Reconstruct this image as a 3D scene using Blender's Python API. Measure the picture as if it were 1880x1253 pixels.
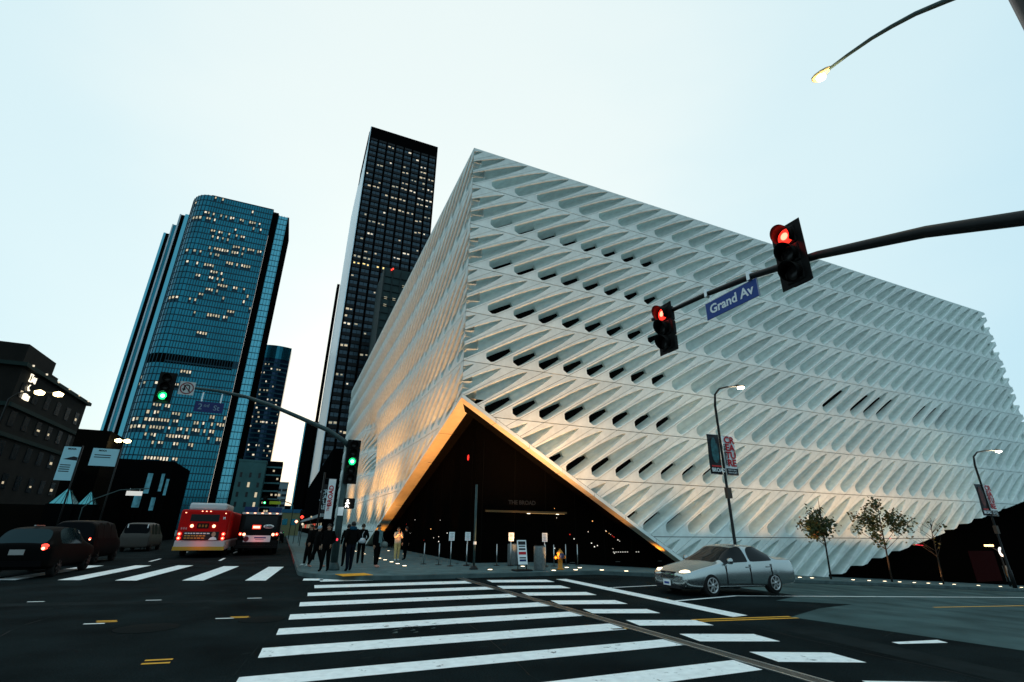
import bpy, bmesh, math, random
from mathutils import Matrix, Vector
random.seed(7)
for _o in list(bpy.data.objects): bpy.data.objects.remove(_o)
S = bpy.context.scene
COL = S.collection
PI = math.pi
rad = math.radians

# ------------------------------------------------------------------ camera
cam = bpy.data.objects.new('camera', bpy.data.cameras.new('camera'))
COL.objects.link(cam)
cam.data.lens = 17.0; cam.data.sensor_width = 36.0; cam.data.sensor_fit = 'HORIZONTAL'
cam.data.clip_start = 0.05; cam.data.clip_end = 6000
cam.matrix_world = Matrix(((0.915, -0.156, -0.373, 0.0), (-0.404, -0.329, -0.854, 0.0),
                           (0.011, 0.932, -0.364, 1.75), (0, 0, 0, 1)))
cam.rotation_euler = cam.matrix_world.to_euler()
S.camera = cam

# ------------------------------------------------------------------ sky, sun, exposure
GLOW = Vector((0.16, 0.60, 0.62)).normalized()          # where the sun went down behind the overcast
W = bpy.data.worlds.new('World'); S.world = W; W.use_nodes = True
nt = W.node_tree; nt.nodes.clear()
out = nt.nodes.new('ShaderNodeOutputWorld')
sky = nt.nodes.new('ShaderNodeTexSky'); sky.sky_type = 'NISHITA'; sky.sun_disc = False
sky.sun_elevation = rad(4); sky.sun_rotation = math.atan2(GLOW.x, GLOW.y)
sky.dust_density = 3.0
bg1 = nt.nodes.new('ShaderNodeBackground'); bg1.inputs['Strength'].default_value = 0.05
nt.links.new(sky.outputs[0], bg1.inputs['Color'])
tc = nt.nodes.new('ShaderNodeTexCoord')
dot = nt.nodes.new('ShaderNodeVectorMath'); dot.operation = 'DOT_PRODUCT'; dot.inputs[1].default_value = GLOW
nrm = nt.nodes.new('ShaderNodeVectorMath'); nrm.operation = 'NORMALIZE'
nt.links.new(tc.outputs['Generated'], nrm.inputs[0]); nt.links.new(nrm.outputs[0], dot.inputs[0])
cn = nt.nodes.new('ShaderNodeTexNoise'); cn.inputs['Scale'].default_value = 2.2; cn.inputs['Detail'].default_value = 3
cmap = nt.nodes.new('ShaderNodeMapping'); cmap.inputs['Scale'].default_value = (1, 1, 3)
nt.links.new(tc.outputs['Generated'], cmap.inputs[0]); nt.links.new(cmap.outputs[0], cn.inputs['Vector'])
ad = nt.nodes.new('ShaderNodeMath'); ad.operation = 'MULTIPLY_ADD'; ad.inputs[1].default_value = 0.14; ad.inputs[2].default_value = -0.07
nt.links.new(cn.outputs[0], ad.inputs[0])
ad2 = nt.nodes.new('ShaderNodeMath'); ad2.operation = 'ADD'
nt.links.new(dot.outputs['Value'], ad2.inputs[0]); nt.links.new(ad.outputs[0], ad2.inputs[1])
rp = nt.nodes.new('ShaderNodeValToRGB'); rp.color_ramp.interpolation = 'EASE'
rp.color_ramp.elements[0].position = 0.45; rp.color_ramp.elements[0].color = (0.48, 0.735, 0.86, 1)
rp.color_ramp.elements[1].position = 1.0; rp.color_ramp.elements[1].color = (0.82, 0.92, 0.91, 1)
e = rp.color_ramp.elements.new(0.8); e.color = (0.67, 0.85, 0.895, 1)
nt.links.new(ad2.outputs[0], rp.inputs[0])
bg2 = nt.nodes.new('ShaderNodeBackground'); bg2.inputs['Strength'].default_value = 0.98
nt.links.new(rp.outputs[0], bg2.inputs['Color'])
addsh = nt.nodes.new('ShaderNodeAddShader')
nt.links.new(bg1.outputs[0], addsh.inputs[0]); nt.links.new(bg2.outputs[0], addsh.inputs[1])
nt.links.new(addsh.outputs[0], out.inputs[0])

sl = bpy.data.lights.new('sun', 'SUN'); sl.energy = 0.5; sl.angle = rad(25); sl.color = (1, 0.98, 0.95)
sun = bpy.data.objects.new('sun', sl); COL.objects.link(sun)
sun.rotation_euler = GLOW.to_track_quat('Z', 'Y').to_euler()
S.view_settings.view_transform = 'Standard'; S.view_settings.look = 'None'
S.view_settings.exposure = 0.0; S.view_settings.gamma = 1.0

# ------------------------------------------------------------------ materials
MATS = {}
def mat(name, col, rough=0.6, metal=0.0, spec=0.18, var=0.0, scale=3.0, bump=0.0, bscale=40.0, em=None, ems=0.0, coat=0.0):
    if name in MATS: return MATS[name]
    m = bpy.data.materials.new(name); m.use_nodes = True
    n = m.node_tree.nodes; l = m.node_tree.links
    b = n['Principled BSDF']
    b.inputs['Base Color'].default_value = (*col, 1); b.inputs['Roughness'].default_value = rough
    b.inputs['Metallic'].default_value = metal; b.inputs['Specular IOR Level'].default_value = spec
    if coat: b.inputs['Coat Weight'].default_value = coat
    if var or bump:
        t = n.new('ShaderNodeTexCoord')
    if var:
        no = n.new('ShaderNodeTexNoise'); no.inputs['Scale'].default_value = scale; no.inputs['Detail'].default_value = 6
        l.new(t.outputs['Object'], no.inputs['Vector'])
        r = n.new('ShaderNodeValToRGB')
        r.color_ramp.elements[0].position = 0.3; r.color_ramp.elements[1].position = 0.7
        r.color_ramp.elements[0].color = (*[c * (1 - var) for c in col], 1)
        r.color_ramp.elements[1].color = (*[min(1, c * (1 + var)) for c in col], 1)
        l.new(no.outputs[0], r.inputs[0]); l.new(r.outputs[0], b.inputs['Base Color'])
        if name in ('veil_concrete', 'pavement'):      # cast in separate batches
            oi = n.new('ShaderNodeObjectInfo'); mr = n.new('ShaderNodeMapRange'); mr.inputs[3].default_value = .93; mr.inputs[4].default_value = 1.05; l.new(oi.outputs['Random'], mr.inputs[0])
            hs = n.new('ShaderNodeHueSaturation'); l.new(mr.outputs[0], hs.inputs['Value']); l.new(r.outputs[0], hs.inputs['Color']); l.new(hs.outputs[0], b.inputs['Base Color'])
        if name == 'asphalt':                           # aggregate
            n3 = n.new('ShaderNodeTexNoise'); n3.inputs['Scale'].default_value = 45; n3.inputs['Detail'].default_value = 3; l.new(t.outputs['Object'], n3.inputs['Vector'])
            mr = n.new('ShaderNodeMapRange'); mr.inputs[1].default_value = .3; mr.inputs[2].default_value = .75; mr.inputs[3].default_value = .45; mr.inputs[4].default_value = 2.2; l.new(n3.outputs[0], mr.inputs[0])
            hs = n.new('ShaderNodeHueSaturation'); l.new(mr.outputs[0], hs.inputs['Value']); l.new(r.outputs[0], hs.inputs['Color']); l.new(hs.outputs[0], b.inputs['Base Color'])
    if bump:
        n2 = n.new('ShaderNodeTexNoise'); n2.inputs['Scale'].default_value = bscale; n2.inputs['Detail'].default_value = 4
        l.new(t.outputs['Object'], n2.inputs['Vector'])
        bp = n.new('ShaderNodeBump'); bp.inputs['Strength'].default_value = bump; bp.inputs['Distance'].default_value = 0.02
        l.new(n2.outputs[0], bp.inputs['Height']); l.new(bp.outputs[0], b.inputs['Normal'])
    if em:
        b.inputs['Emission Color'].default_value = (*em, 1); b.inputs['Emission Strength'].default_value = ems
        m.cycles.emission_sampling = 'NONE'
    MATS[name] = m
    return m
def glow(name, col, s): return mat(name, tuple(c * 0.5 for c in col), 0.4, em=col, ems=s)

def wear(m, under, lo, hi, scale):
    """chips and scuffs: the coat gives way to what lies under it"""
    n = m.node_tree.nodes; l = m.node_tree.links; b = n['Principled BSDF']
    t = n.new('ShaderNodeTexCoord'); no = n.new('ShaderNodeTexNoise'); no.inputs['Scale'].default_value = scale; no.inputs['Detail'].default_value = 9; no.inputs['Roughness'].default_value = .7
    l.new(t.outputs['Object'], no.inputs['Vector']); r = n.new('ShaderNodeValToRGB'); r.color_ramp.elements[0].position = lo; r.color_ramp.elements[1].position = hi
    l.new(no.outputs[0], r.inputs[0]); mx = n.new('ShaderNodeMix'); mx.data_type = 'RGBA'
    l.new(r.outputs[0], mx.inputs[0]); src = b.inputs['Base Color'].links[0].from_socket
    l.new(src, mx.inputs[6]); mx.inputs[7].default_value = (*under, 1); l.new(mx.outputs[2], b.inputs['Base Color'])
ASPH = mat('asphalt', (0.0052, 0.0088, 0.0094), 0.95, var=0.5, scale=0.6, bump=0.6, bscale=90, spec=0.02)
CONCROAD = mat('road_concrete', (0.046, 0.078, 0.078), 0.9, var=0.4, scale=0.7, bump=0.3, bscale=60, spec=0.04)
WALK = mat('pavement', (0.078, 0.125, 0.128), 0.8, var=0.3, scale=1.3, bump=0.3, bscale=50, spec=0.06)
KERB = mat('kerb_concrete', (0.055, 0.085, 0.085), 0.85, var=0.3, scale=2)
REDKERB = mat('red_kerb_paint', (0.20, 0.03, 0.025), 0.7, var=0.3, scale=4)
PAINT = mat('road_paint_white', (0.80, 0.82, 0.80), 0.7, var=0.10, scale=7, bump=0.2, bscale=80, spec=0.2)
wear(PAINT, (.05, .06, .06), .595, .68, 5.0); wear(ASPH, (.020, .026, .026), .60, .78, 1.7)
PAINTY = mat('road_paint_yellow', (0.62, 0.30, 0.02), 0.7, var=0.15, scale=6)
TACT = mat('tactile_yellow', (0.75, 0.33, 0.02), 0.6, var=0.1, scale=5)
VEIL = mat('veil_concrete', (0.70, 0.775, 0.745), 0.85, var=0.09, scale=2.2, bump=0.22, bscale=30, spec=0.1)
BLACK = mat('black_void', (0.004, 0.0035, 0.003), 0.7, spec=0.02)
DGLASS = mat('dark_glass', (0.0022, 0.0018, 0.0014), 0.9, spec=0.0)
POLE = mat('pole_green_grey', (0.035, 0.06, 0.06), 0.5, metal=0.3, var=0.2, scale=6)
DPOLE = mat('pole_black', (0.007, 0.008, 0.008), 0.5, var=0.2, scale=8)
SIGBLK = mat('signal_black', (0.005, 0.005, 0.0045), 0.6, spec=0.08)
CHROME = mat('brushed_steel', (0.45, 0.47, 0.47), 0.3, metal=1.0)
RUBBER = mat('tyre_rubber', (0.008, 0.008, 0.008), 0.8)
WHITE = mat('sign_white', (0.72, 0.75, 0.75), 0.5, var=0.04, scale=5)
SIGNBLUE = mat('sign_blue', (0.012, 0.045, 0.21), 0.4)
SIGNBLUE2 = mat('sign_blue_dim', (0.01, 0.018, 0.09), 0.45)
REDINK = mat('print_red', (0.42, 0.012, 0.02), 0.5)
BLACKINK = mat('print_black', (0.012, 0.012, 0.014), 0.5)

# ------------------------------------------------------------------ mesh helpers
class MB:
    def __init__(s): s.v = []; s.f = []; s.m = []; s.sm = []
    def add(s, vs, fs, m=0, smooth=False):
        k = len(s.v); s.v += [tuple(p) for p in vs]
        for f in fs: s.f.append(tuple(i + k for i in f)); s.m.append(m); s.sm.append(smooth)
        return s
    def box(s, c, d, rz=0.0, m=0, rx=0.0):
        x, y, z = d[0] / 2, d[1] / 2, d[2] / 2
        M = Matrix.Translation(c) @ Matrix.Rotation(rz, 4, 'Z') @ Matrix.Rotation(rx, 4, 'X')
        vs = [M @ Vector(p) for p in ((-x, -y, -z), (x, -y, -z), (x, y, -z), (-x, y, -z), (-x, -y, z), (x, -y, z), (x, y, z), (-x, y, z))]
        return s.add(vs, ((0, 3, 2, 1), (4, 5, 6, 7), (0, 1, 5, 4), (1, 2, 6, 5), (2, 3, 7, 6), (3, 0, 4, 7)), m)
    def span(s, a, b, m=0):
        return s.box([(a[i] + b[i]) / 2 for i in range(3)], [abs(b[i] - a[i]) for i in range(3)], m=m)
    def quad(s, a, b, c, d, m=0): return s.add((a, b, c, d), ((0, 1, 2, 3),), m)
    def poly(s, pts, m=0): return s.add(pts, (tuple(range(len(pts))),), m)
    def tube(s, path, r, n=10, m=0, cap=True):
        path = [Vector(p) for p in path]; rs = r if isinstance(r, (list, tuple)) else [r] * len(path)
        vs = []; fs = []
        for i, p in enumerate(path):
            t = (path[min(i + 1, len(path) - 1)] - path[max(i - 1, 0)]).normalized()
            u = t.cross(Vector((0, 0, 1)))
            if u.length < 1e-3: u = t.cross(Vector((0, 1, 0)))
            u.normalize(); w = t.cross(u).normalized()
            for k in range(n):
                a = 2 * PI * k / n; vs.append(p + (u * math.cos(a) + w * math.sin(a)) * rs[i])
        for i in range(len(path) - 1):
            for k in range(n):
                a = i * n + k; b = i * n + (k + 1) % n; fs.append((a, b, b + n, a + n))
        if cap: fs.append(tuple(range(n))[::-1]); fs.append(tuple(range(len(vs) - n, len(vs))))
        return s.add(vs, fs, m, True)
    def lathe(s, c, prof, n=20, m=0, axis='Z'):
        vs = []; fs = []; c = Vector(c)
        for r, z in prof:
            for k in range(n):
                a = 2 * PI * k / n; p = Vector((r * math.cos(a), r * math.sin(a), z))
                if axis == 'Y': p = Vector((p.x, p.z, p.y))
                if axis == 'X': p = Vector((p.z, p.x, p.y))
                vs.append(c + p)
        for i in range(len(prof) - 1):
            for k in range(n):
                a = i * n + k; b = i * n + (k + 1) % n; fs.append((a, b, b + n, a + n))
        fs.append(tuple(range(n))[::-1]); fs.append(tuple(range(len(vs) - n, len(vs))))
        return s.add(vs, fs, m, True)
    def build(s, name, mats, parent=None, loc=None, rz=0.0):
        me = bpy.data.meshes.new(name); me.from_pydata(s.v, [], s.f); me.update()
        if not isinstance(mats, (list, tuple)): mats = [mats]
        for m in mats: me.materials.append(m)
        me.polygons.foreach_set('material_index', s.m); me.polygons.foreach_set('use_smooth', s.sm)
        return link(name, me, parent, loc, rz)
def link(name, me, parent=None, loc=None, rz=0.0):
    o = bpy.data.objects.new(name, me); COL.objects.link(o)
    if parent: o.parent = parent
    if loc: o.location = loc
    o.rotation_euler.z = rz
    return o
def tag(o, label=None, cat=None, group=None, kind=None):
    if label: o['label'] = label
    if cat: o['category'] = cat
    if group: o['group'] = group
    if kind: o['kind'] = kind
    return o
def thing(name, label, cat, loc=(0, 0, 0), rz=0.0, group=None):
    return tag(link(name, None, None, loc, rz), label, cat, group)
def copy_tree(o, parent=None):
    c = o.copy(); COL.objects.link(c); c.parent = parent
    for ch in o.children: copy_tree(ch, c)
    return c
def objmat(o, m):
    o.material_slots[0].link = 'OBJECT'; o.material_slots[0].material = m
def text(name, s, size, m, parent, pos, right, up, bold=0.0, depth=0.004, sx=1.0, align='CENTER'):
    cu = bpy.data.curves.new(name, 'FONT'); cu.body = s; cu.size = size; cu.align_x = align; cu.align_y = 'CENTER'
    cu.offset = bold; cu.extrude = depth; cu.resolution_u = 3
    t = bpy.data.objects.new(name, cu); COL.objects.link(t)
    me = bpy.data.meshes.new_from_object(t); bpy.data.objects.remove(t)
    me.materials.clear(); me.materials.append(m)
    r = Vector(right).normalized(); u = Vector(up).normalized(); n = r.cross(u)
    me.transform(Matrix(((r.x * sx, u.x, n.x, pos[0]), (r.y * sx, u.y, n.y, pos[1]), (r.z * sx, u.z, n.z, pos[2]), (0, 0, 0, 1))))
    return link(name, me, parent)
def gz(x): return -0.052 * max(0.0, x - 12.6)      # the cross street falls away to the right
# ------------------------------------------------------------------ ground, road, pavement
XS = [-2500, -400, -120, -40, -17, 0.8, 12.6, 40, 90, 200]
def zz(x): return gz(min(x, 90))
m = MB()
ys = [-2500, -300, -60, 19, 30, 120, 600, 3500]
xs = [-2500, -400, -120, -40, -17, 0.8, 6, 12.6, 25, 40, 60, 90, 400, 2500]
vs = [(x, y, zz(x)) for y in ys for x in xs]; n = len(xs)
m.add(vs, [(j * n + i, j * n + i + 1, (j + 1) * n + i + 1, (j + 1) * n + i) for j in range(len(ys) - 1) for i in range(n - 1)])
road = tag(m.build('road', ASPH), kind='structure')
def strip(name, pts, mt, lift=0.004, parent=road):
    """flat paint: polygon of (x,y), split so that it follows the falling street"""
    bm = bmesh.new(); f = bm.faces.new([bm.verts.new((x, y, 0)) for x, y in pts])
    for xc in (12.6,):
        bmesh.ops.bisect_plane(bm, geom=bm.verts[:] + bm.edges[:] + bm.faces[:], plane_co=(xc, 0, 0), plane_no=(1, 0, 0))
    for v in bm.verts: v.co.z = zz(v.co.x) + lift
    bmesh.ops.recalc_face_normals(bm, faces=bm.faces)
    for f in bm.faces:
        if f.normal.z < 0: f.normal_flip()
    me = bpy.data.meshes.new(name); bm.to_mesh(me); bm.free(); me.materials.append(mt)
    return link(name, me, parent)
def rect(x0, x1, y0, y1, sk=0.0): return [(x0, y0), (x1, y0), (x1 + sk, y1), (x0 + sk, y1)]
# concrete patch of the cross street on the right
conc = strip('concrete_road_slab', [(10.7, 8.75), (15.3, 10.4), (13.0, 11.0), (16, 12.6), (16, 19.2), (90, 19.2), (90, 1.0), (24, 2.0), (11.4, 5.03)], CONCROAD, 0.003)
# crosswalk over the cross street: long bars left of the drain, short bars right of it
bars = [(1.49, 20.67, 19.77, 3.3), (1.20, 18.64, 17.75, 6.35), (0.92, 16.60, 15.84, 6.36), (0.66, 14.63, 13.91, 6.35),
        (0.41, 12.74, 12.06, 6.36), (0.20, 11.12, 10.51, 6.36), (-0.02, 9.51, 8.87, 6.36), (-0.23, 7.89, 7.40, 6.36), (-0.4, 6.35, 5.8, 6.36)]
for x0, ya, yb, x1 in bars: strip('crosswalk_bar', [(x0 - 0.02, yb), (x1 + random.uniform(-.05, .05), yb - 0.05), (x1, ya - 0.05), (x0 + 0.02, ya)], PAINT)
short = [(7.1, 9.35, 18.64, 17.77), (6.70, 8.87, 16.66, 15.82), (6.72, 8.70, 14.75, 14.02), (6.72, 8.45, 12.90, 12.19),
         (6.74, 8.25, 11.30, 10.68), (6.80, 8.25, 9.68, 9.06), (6.85, 8.18, 8.12, 7.48), (6.9, 8.1, 6.60, 5.98), (6.95, 8.05, 4.9, 4.3)]
for x0, x1, ya, yb in short: strip('crosswalk_bar', [(x0, yb), (x1, yb - 0.5), (x1 + 0.1, ya - 0.5), (x0 + 0.12, ya)], PAINT)
# crosswalk over the avenue
for x0, w, y0, y1 in [(-8.6, .66, 23.4, 30.4), (-6.7, .66, 22.8, 30), (-4.95, .66, 22.13, 29.6), (-2.9, .66, 21.5, 28.5), (-0.93, .66, 20.9, 27.6), (0.92, .66, 20.35, 21.1)]:
    k = (y1 - y0) * 0.088
    strip('crosswalk_bar', [(x0, y0), (x0 + w, y0 - .2), (x0 + w + k, y1 - .2), (x0 + k, y1)], PAINT)
strip('stop_line', [(9.9, 18.2), (10.35, 18.2), (9.95, 9.25), (9.45, 9.2)], PAINT)
strip('lane_line', [(9.95, 11.66), (9.95, 11.78), (36, 14.95), (36, 14.8)], PAINT)
strip('lane_line', [(10.2, 15.0), (10.2, 15.1), (15.5, 15.4), (15.5, 15.3)], PAINT)
strip('centre_line', [(8.3, 9.18), (8.3, 9.28), (10.75, 8.86), (10.75, 8.76)], PAINTY)
strip('centre_line', [(8.3, 8.98), (8.3, 9.08), (10.75, 8.66), (10.75, 8.56)], PAINTY)
strip('centre_line', [(18.5, 10.0), (18.5, 10.1), (26, 11.08), (26, 10.95)], PAINTY)
strip('centre_line', [(6.40, 8.86), (6.40, 8.95), (6.05, 8.98), (6.05, 8.88)], PAINTY)
strip('lane_dash', [(9.96, 6.1), (10.0, 6.24), (11.0, 6.06), (10.9, 5.85)], PAINT)
for x, y, mt in [(-5.2, 16.75, PAINT), (-2.7, 16.2, PAINT), (-.4, 15.84, PAINT), (-3.0, 12.83, PAINT), (-.8, 12.68, PAINT),
             (-2.88, 13.12, PAINTY), (-.54, 12.80, PAINTY), (-2.84, 12.98, PAINTY), (-.5, 12.67, PAINTY), (-1.3, 9.25, PAINTY), (-1.3, 9.05, PAINTY)]:
    strip('lane_dash', [(x - .17, y + .05), (x + .17, y), (x + .17, y - .08), (x - .17, y - .03)], mt)
for k in range(9):
    y = 33 + k * 9
    for x in (-2.9, -6.1): strip('lane_dash', rect(x - .07, x + .07, y, y + 2.6), PAINT)
# worn strip of old paint and a round utility lid
for i in range(14):
    a = random.uniform(0, 1); strip('paint_scrap', [(2.0 + a, 9.9 + .2 * i / 3), (2.12 + a, 9.92 + .2 * i / 3), (2.1 + a, 9.98 + .2 * i / 3)], KERB)
m = MB(); m.lathe((-2.0, 12.0, 0.002), [(0.0, 0.004), (0.5, 0.004), (0.52, 0.0)], 28); m.build('manhole_lid', mat('iron_lid', (0.007, 0.009, 0.009), .9, spec=.02), road)
m = MB(); m.lathe((-0.1, 12.3, 0.002), [(0.0, 0.004), (0.42, 0.004), (0.44, 0.0)], 28); m.build('manhole_lid', MATS['iron_lid'], road)
# utility cuts, sealed cracks and tyre-polished lanes
PATCH = mat('asphalt_patch', (.0105, .0150, .0155), .95, var=.3, scale=2, bump=.4, bscale=70, spec=.02); SEAL = mat('crack_seal', (.003, .004, .004), .7, spec=.05)
rp_ = random.Random(5)
for pts in ([(-9, 17.2), (1.0, 15.4), (1.1, 14.9), (-9, 16.6)], [(-6.2, 10.6), (-3.6, 10.2), (-3.5, 7.4), (-6.1, 7.7)], [(9.2, 7.9), (9.9, 7.8), (9.4, 3.4), (8.7, 3.5)], [(-12, 20.8), (-8, 20.0), (-8.1, 18.9), (-12.1, 19.6)]):
    strip('asphalt_patch', pts, PATCH, .002)
def crack(x, y, dx, dy, n_, w=.022):
    L1 = []; L2 = []
    for k in range(n_):
        L1.append((x, y)); L2.append((x + w * (dy != 0) + .0, y + w * (dy == 0))); x += dx + rp_.uniform(-.09, .09) * (abs(dy) > 0); y += dy + rp_.uniform(-.09, .09) * (abs(dx) > 0)
    for k in range(n_ - 1): strip('crack_seal', [L1[k], L1[k + 1], L2[k + 1], L2[k]], SEAL if rp_.random() < .8 else PATCH, .0025)
crack(-4.4, 7.5, .02, .55, 14); crack(-1.6, 6.2, .35, .28, 12); crack(8.6, 3.2, .05, .5, 12); crack(10.4, 6.6, .5, .1, 10); crack(-9, 13.6, .6, -.12, 13); crack(3.2, 5.4, .03, .6, 22); crack(14, 4.6, .6, .35, 14)
for k in range(12): strip('paint_scrap', [(-.42 + k * .13, 7.0 + k * 1.0), (-.40 + k * .13, 7.0 + k * 1.0), (-.29 + k * .13, 7.9 + k * 1.0), (-.31 + k * .13, 7.9 + k * 1.0)], PATCH, .003)
# trench drain through the crosswalk
dr = thing('trench_drain', 'long steel trench drain grate crossing the striped crosswalk', 'drain', (6.5, 12, 0))
m = MB()
for s in (-1, 1): m.box((s * .115, 0, .006), (.03, 16, .02))
m.build('grate_frame', CHROME, dr)
m = MB()
for k in range(400): m.box((0, -8 + k * .04, .004), (.2, .018, .012))
tag(m.build('grate_bars', mat('grate_steel', (.16, .15, .13), .45, metal=.8, var=.3, scale=3), dr), kind='stuff')
m = MB(); m.quad((-.1, -8, .0025), (.1, -8, .0025), (.1, 8, .0025), (-.1, 8, .0025)); m.build('grate_pit', BLACK, dr)

# pavement of the museum block: rounded corner, kerb 0.15 m, follows the falling street
def outline(inset=0.0):
    R = 3.4 - inset; cx, cy = 0.8 + 3.4, 19.6 + 3.4; p = []
    p.append((0.8 + inset, 240)); 
    for k in range(11):
        a = PI + (PI / 2) * k / 10; p.append((cx + R * math.cos(a), cy + R * math.sin(a)))
    p += [(12.6, 19.6 + inset), (90, 19.6 + inset), (90, 40), (12.6, 40), (12.6, 240)]
    return p
def slab_mesh(name, pts, ztop, zbot, mt, parent=None):
    bm = bmesh.new(); f = bm.faces.new([bm.verts.new((x, y, 0)) for x, y in pts])
    bmesh.ops.bisect_plane(bm, geom=bm.verts[:] + bm.edges[:] + bm.faces[:], plane_co=(12.6, 0, 0), plane_no=(1, 0, 0))
    bm.normal_update()
    for f in bm.faces:
        if f.normal.z < 0: f.normal_flip()
    ex = bmesh.ops.extrude_face_region(bm, geom=bm.faces[:])
    top = {g for g in ex['geom'] if isinstance(g, bmesh.types.BMVert)}
    for v in bm.verts: v.co.z = zz(v.co.x) + (ztop if v in top else zbot)
    bmesh.ops.recalc_face_normals(bm, faces=bm.faces)
    me = bpy.data.meshes.new(name); bm.to_mesh(me); bm.free(); me.materials.append(mt)
    return link(name, me, parent)
walk = tag(slab_mesh('pavement', outline(0.16), 0.15, -0.1, WALK), kind='structure')
kerb = tag(slab_mesh('kerb', outline(0.0), 0.145, -0.1, KERB), kind='structure')
m = MB()
for k in range(40):
    m.box((0.795, 30 + k * 1.5, .075), (.012, 1.46, .148))
m.build('red_kerb_face', REDKERB, kerb)
lx = MB(); lx.box((0, 0, 0), (1.492, 1.492, .012)); pm_ = None
for i in range(44):
    for j in range(3 if i > 7 else 60):
        x = 1.75 + i * 1.5; y = 20.6 + j * 1.5
        if x - .8 < 4.2 and y - .8 < 23.0 and math.hypot(x - .75 - 4.2, y - .75 - 23.0) > 3.2: continue
        if i > 3 and y > 27 or x > 60: continue
        if j * 1 > 22 and i < 4 and j > 30: continue
        if pm_ is None: o = lx.build('paving_slab', WALK, walk); pm_ = o.data
        else: o = link('paving_slab', pm_, walk)
        o.location = (x, y, zz(x) + .150); o.rotation_euler.y = math.atan(.052) if x > 12.8 else 0
tp = MB(); tp.box((2.65, 19.95 + .35, .1585), (1.1, .9, .012), rz=.22)
for a in range(9):
    for b in range(7):
        q = Matrix.Rotation(.22, 3, 'Z') @ Vector((-.48 + a * .12, -.36 + b * .12, 0)); tp.lathe((2.65 + q.x, 20.3 + q.y, .164), [(.03, 0), (.02, .008)], 6)
tp.build('tactile_pad', TACT, walk)
# far pavement across the avenue, left
m = MB(); m.span((-60, 26, -.1), (-17, 240, .15)); wl = tag(m.build('pavement', WALK), kind='structure')
m = MB(); m.span((-17, 26, -.1), (-16.8, 240, .146)); m.build('kerb_stone', KERB, wl)

# ------------------------------------------------------------------ museum
mus = thing('museum_building', 'white museum wrapped in slanted honeycomb concrete veil lifted at the corner', 'museum', (7.62, 24.1, 0))
MX, MY, MZ = 7.62, 24.1, 25.27
CW, RH, SK = 1.65, 2.975, 4.95
ea = Vector((SK, RH)).normalized(); eb = Vector((-ea.y, ea.x))
HALF = CW * ea.y / 2
def leaf(n=18):
    """closed contour of the scoop in (along, across), symmetric: lower end round, upper end drawn out"""
    a0, a1, hw = 0.60, 5.55, 0.352; top = []
    for i in range(n + 1):
        t = i / n; t = t * t * (3 - 2 * t) * .55 + t * .45
        a = a0 + (a1 - a0) * t
        if a < a0 + hw: b = math.sqrt(max(0, hw * hw - (a0 + hw - a) ** 2))
        else:
            q = (a - a0 - hw) / (a1 - a0 - hw); b = hw * (1 - q ** 2.6) ** .8 if q < 1 else 0
        top.append((a, b))
    return top + [(a, -b) for a, b in top[-2:0:-1]], a0, a1, hw
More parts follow.
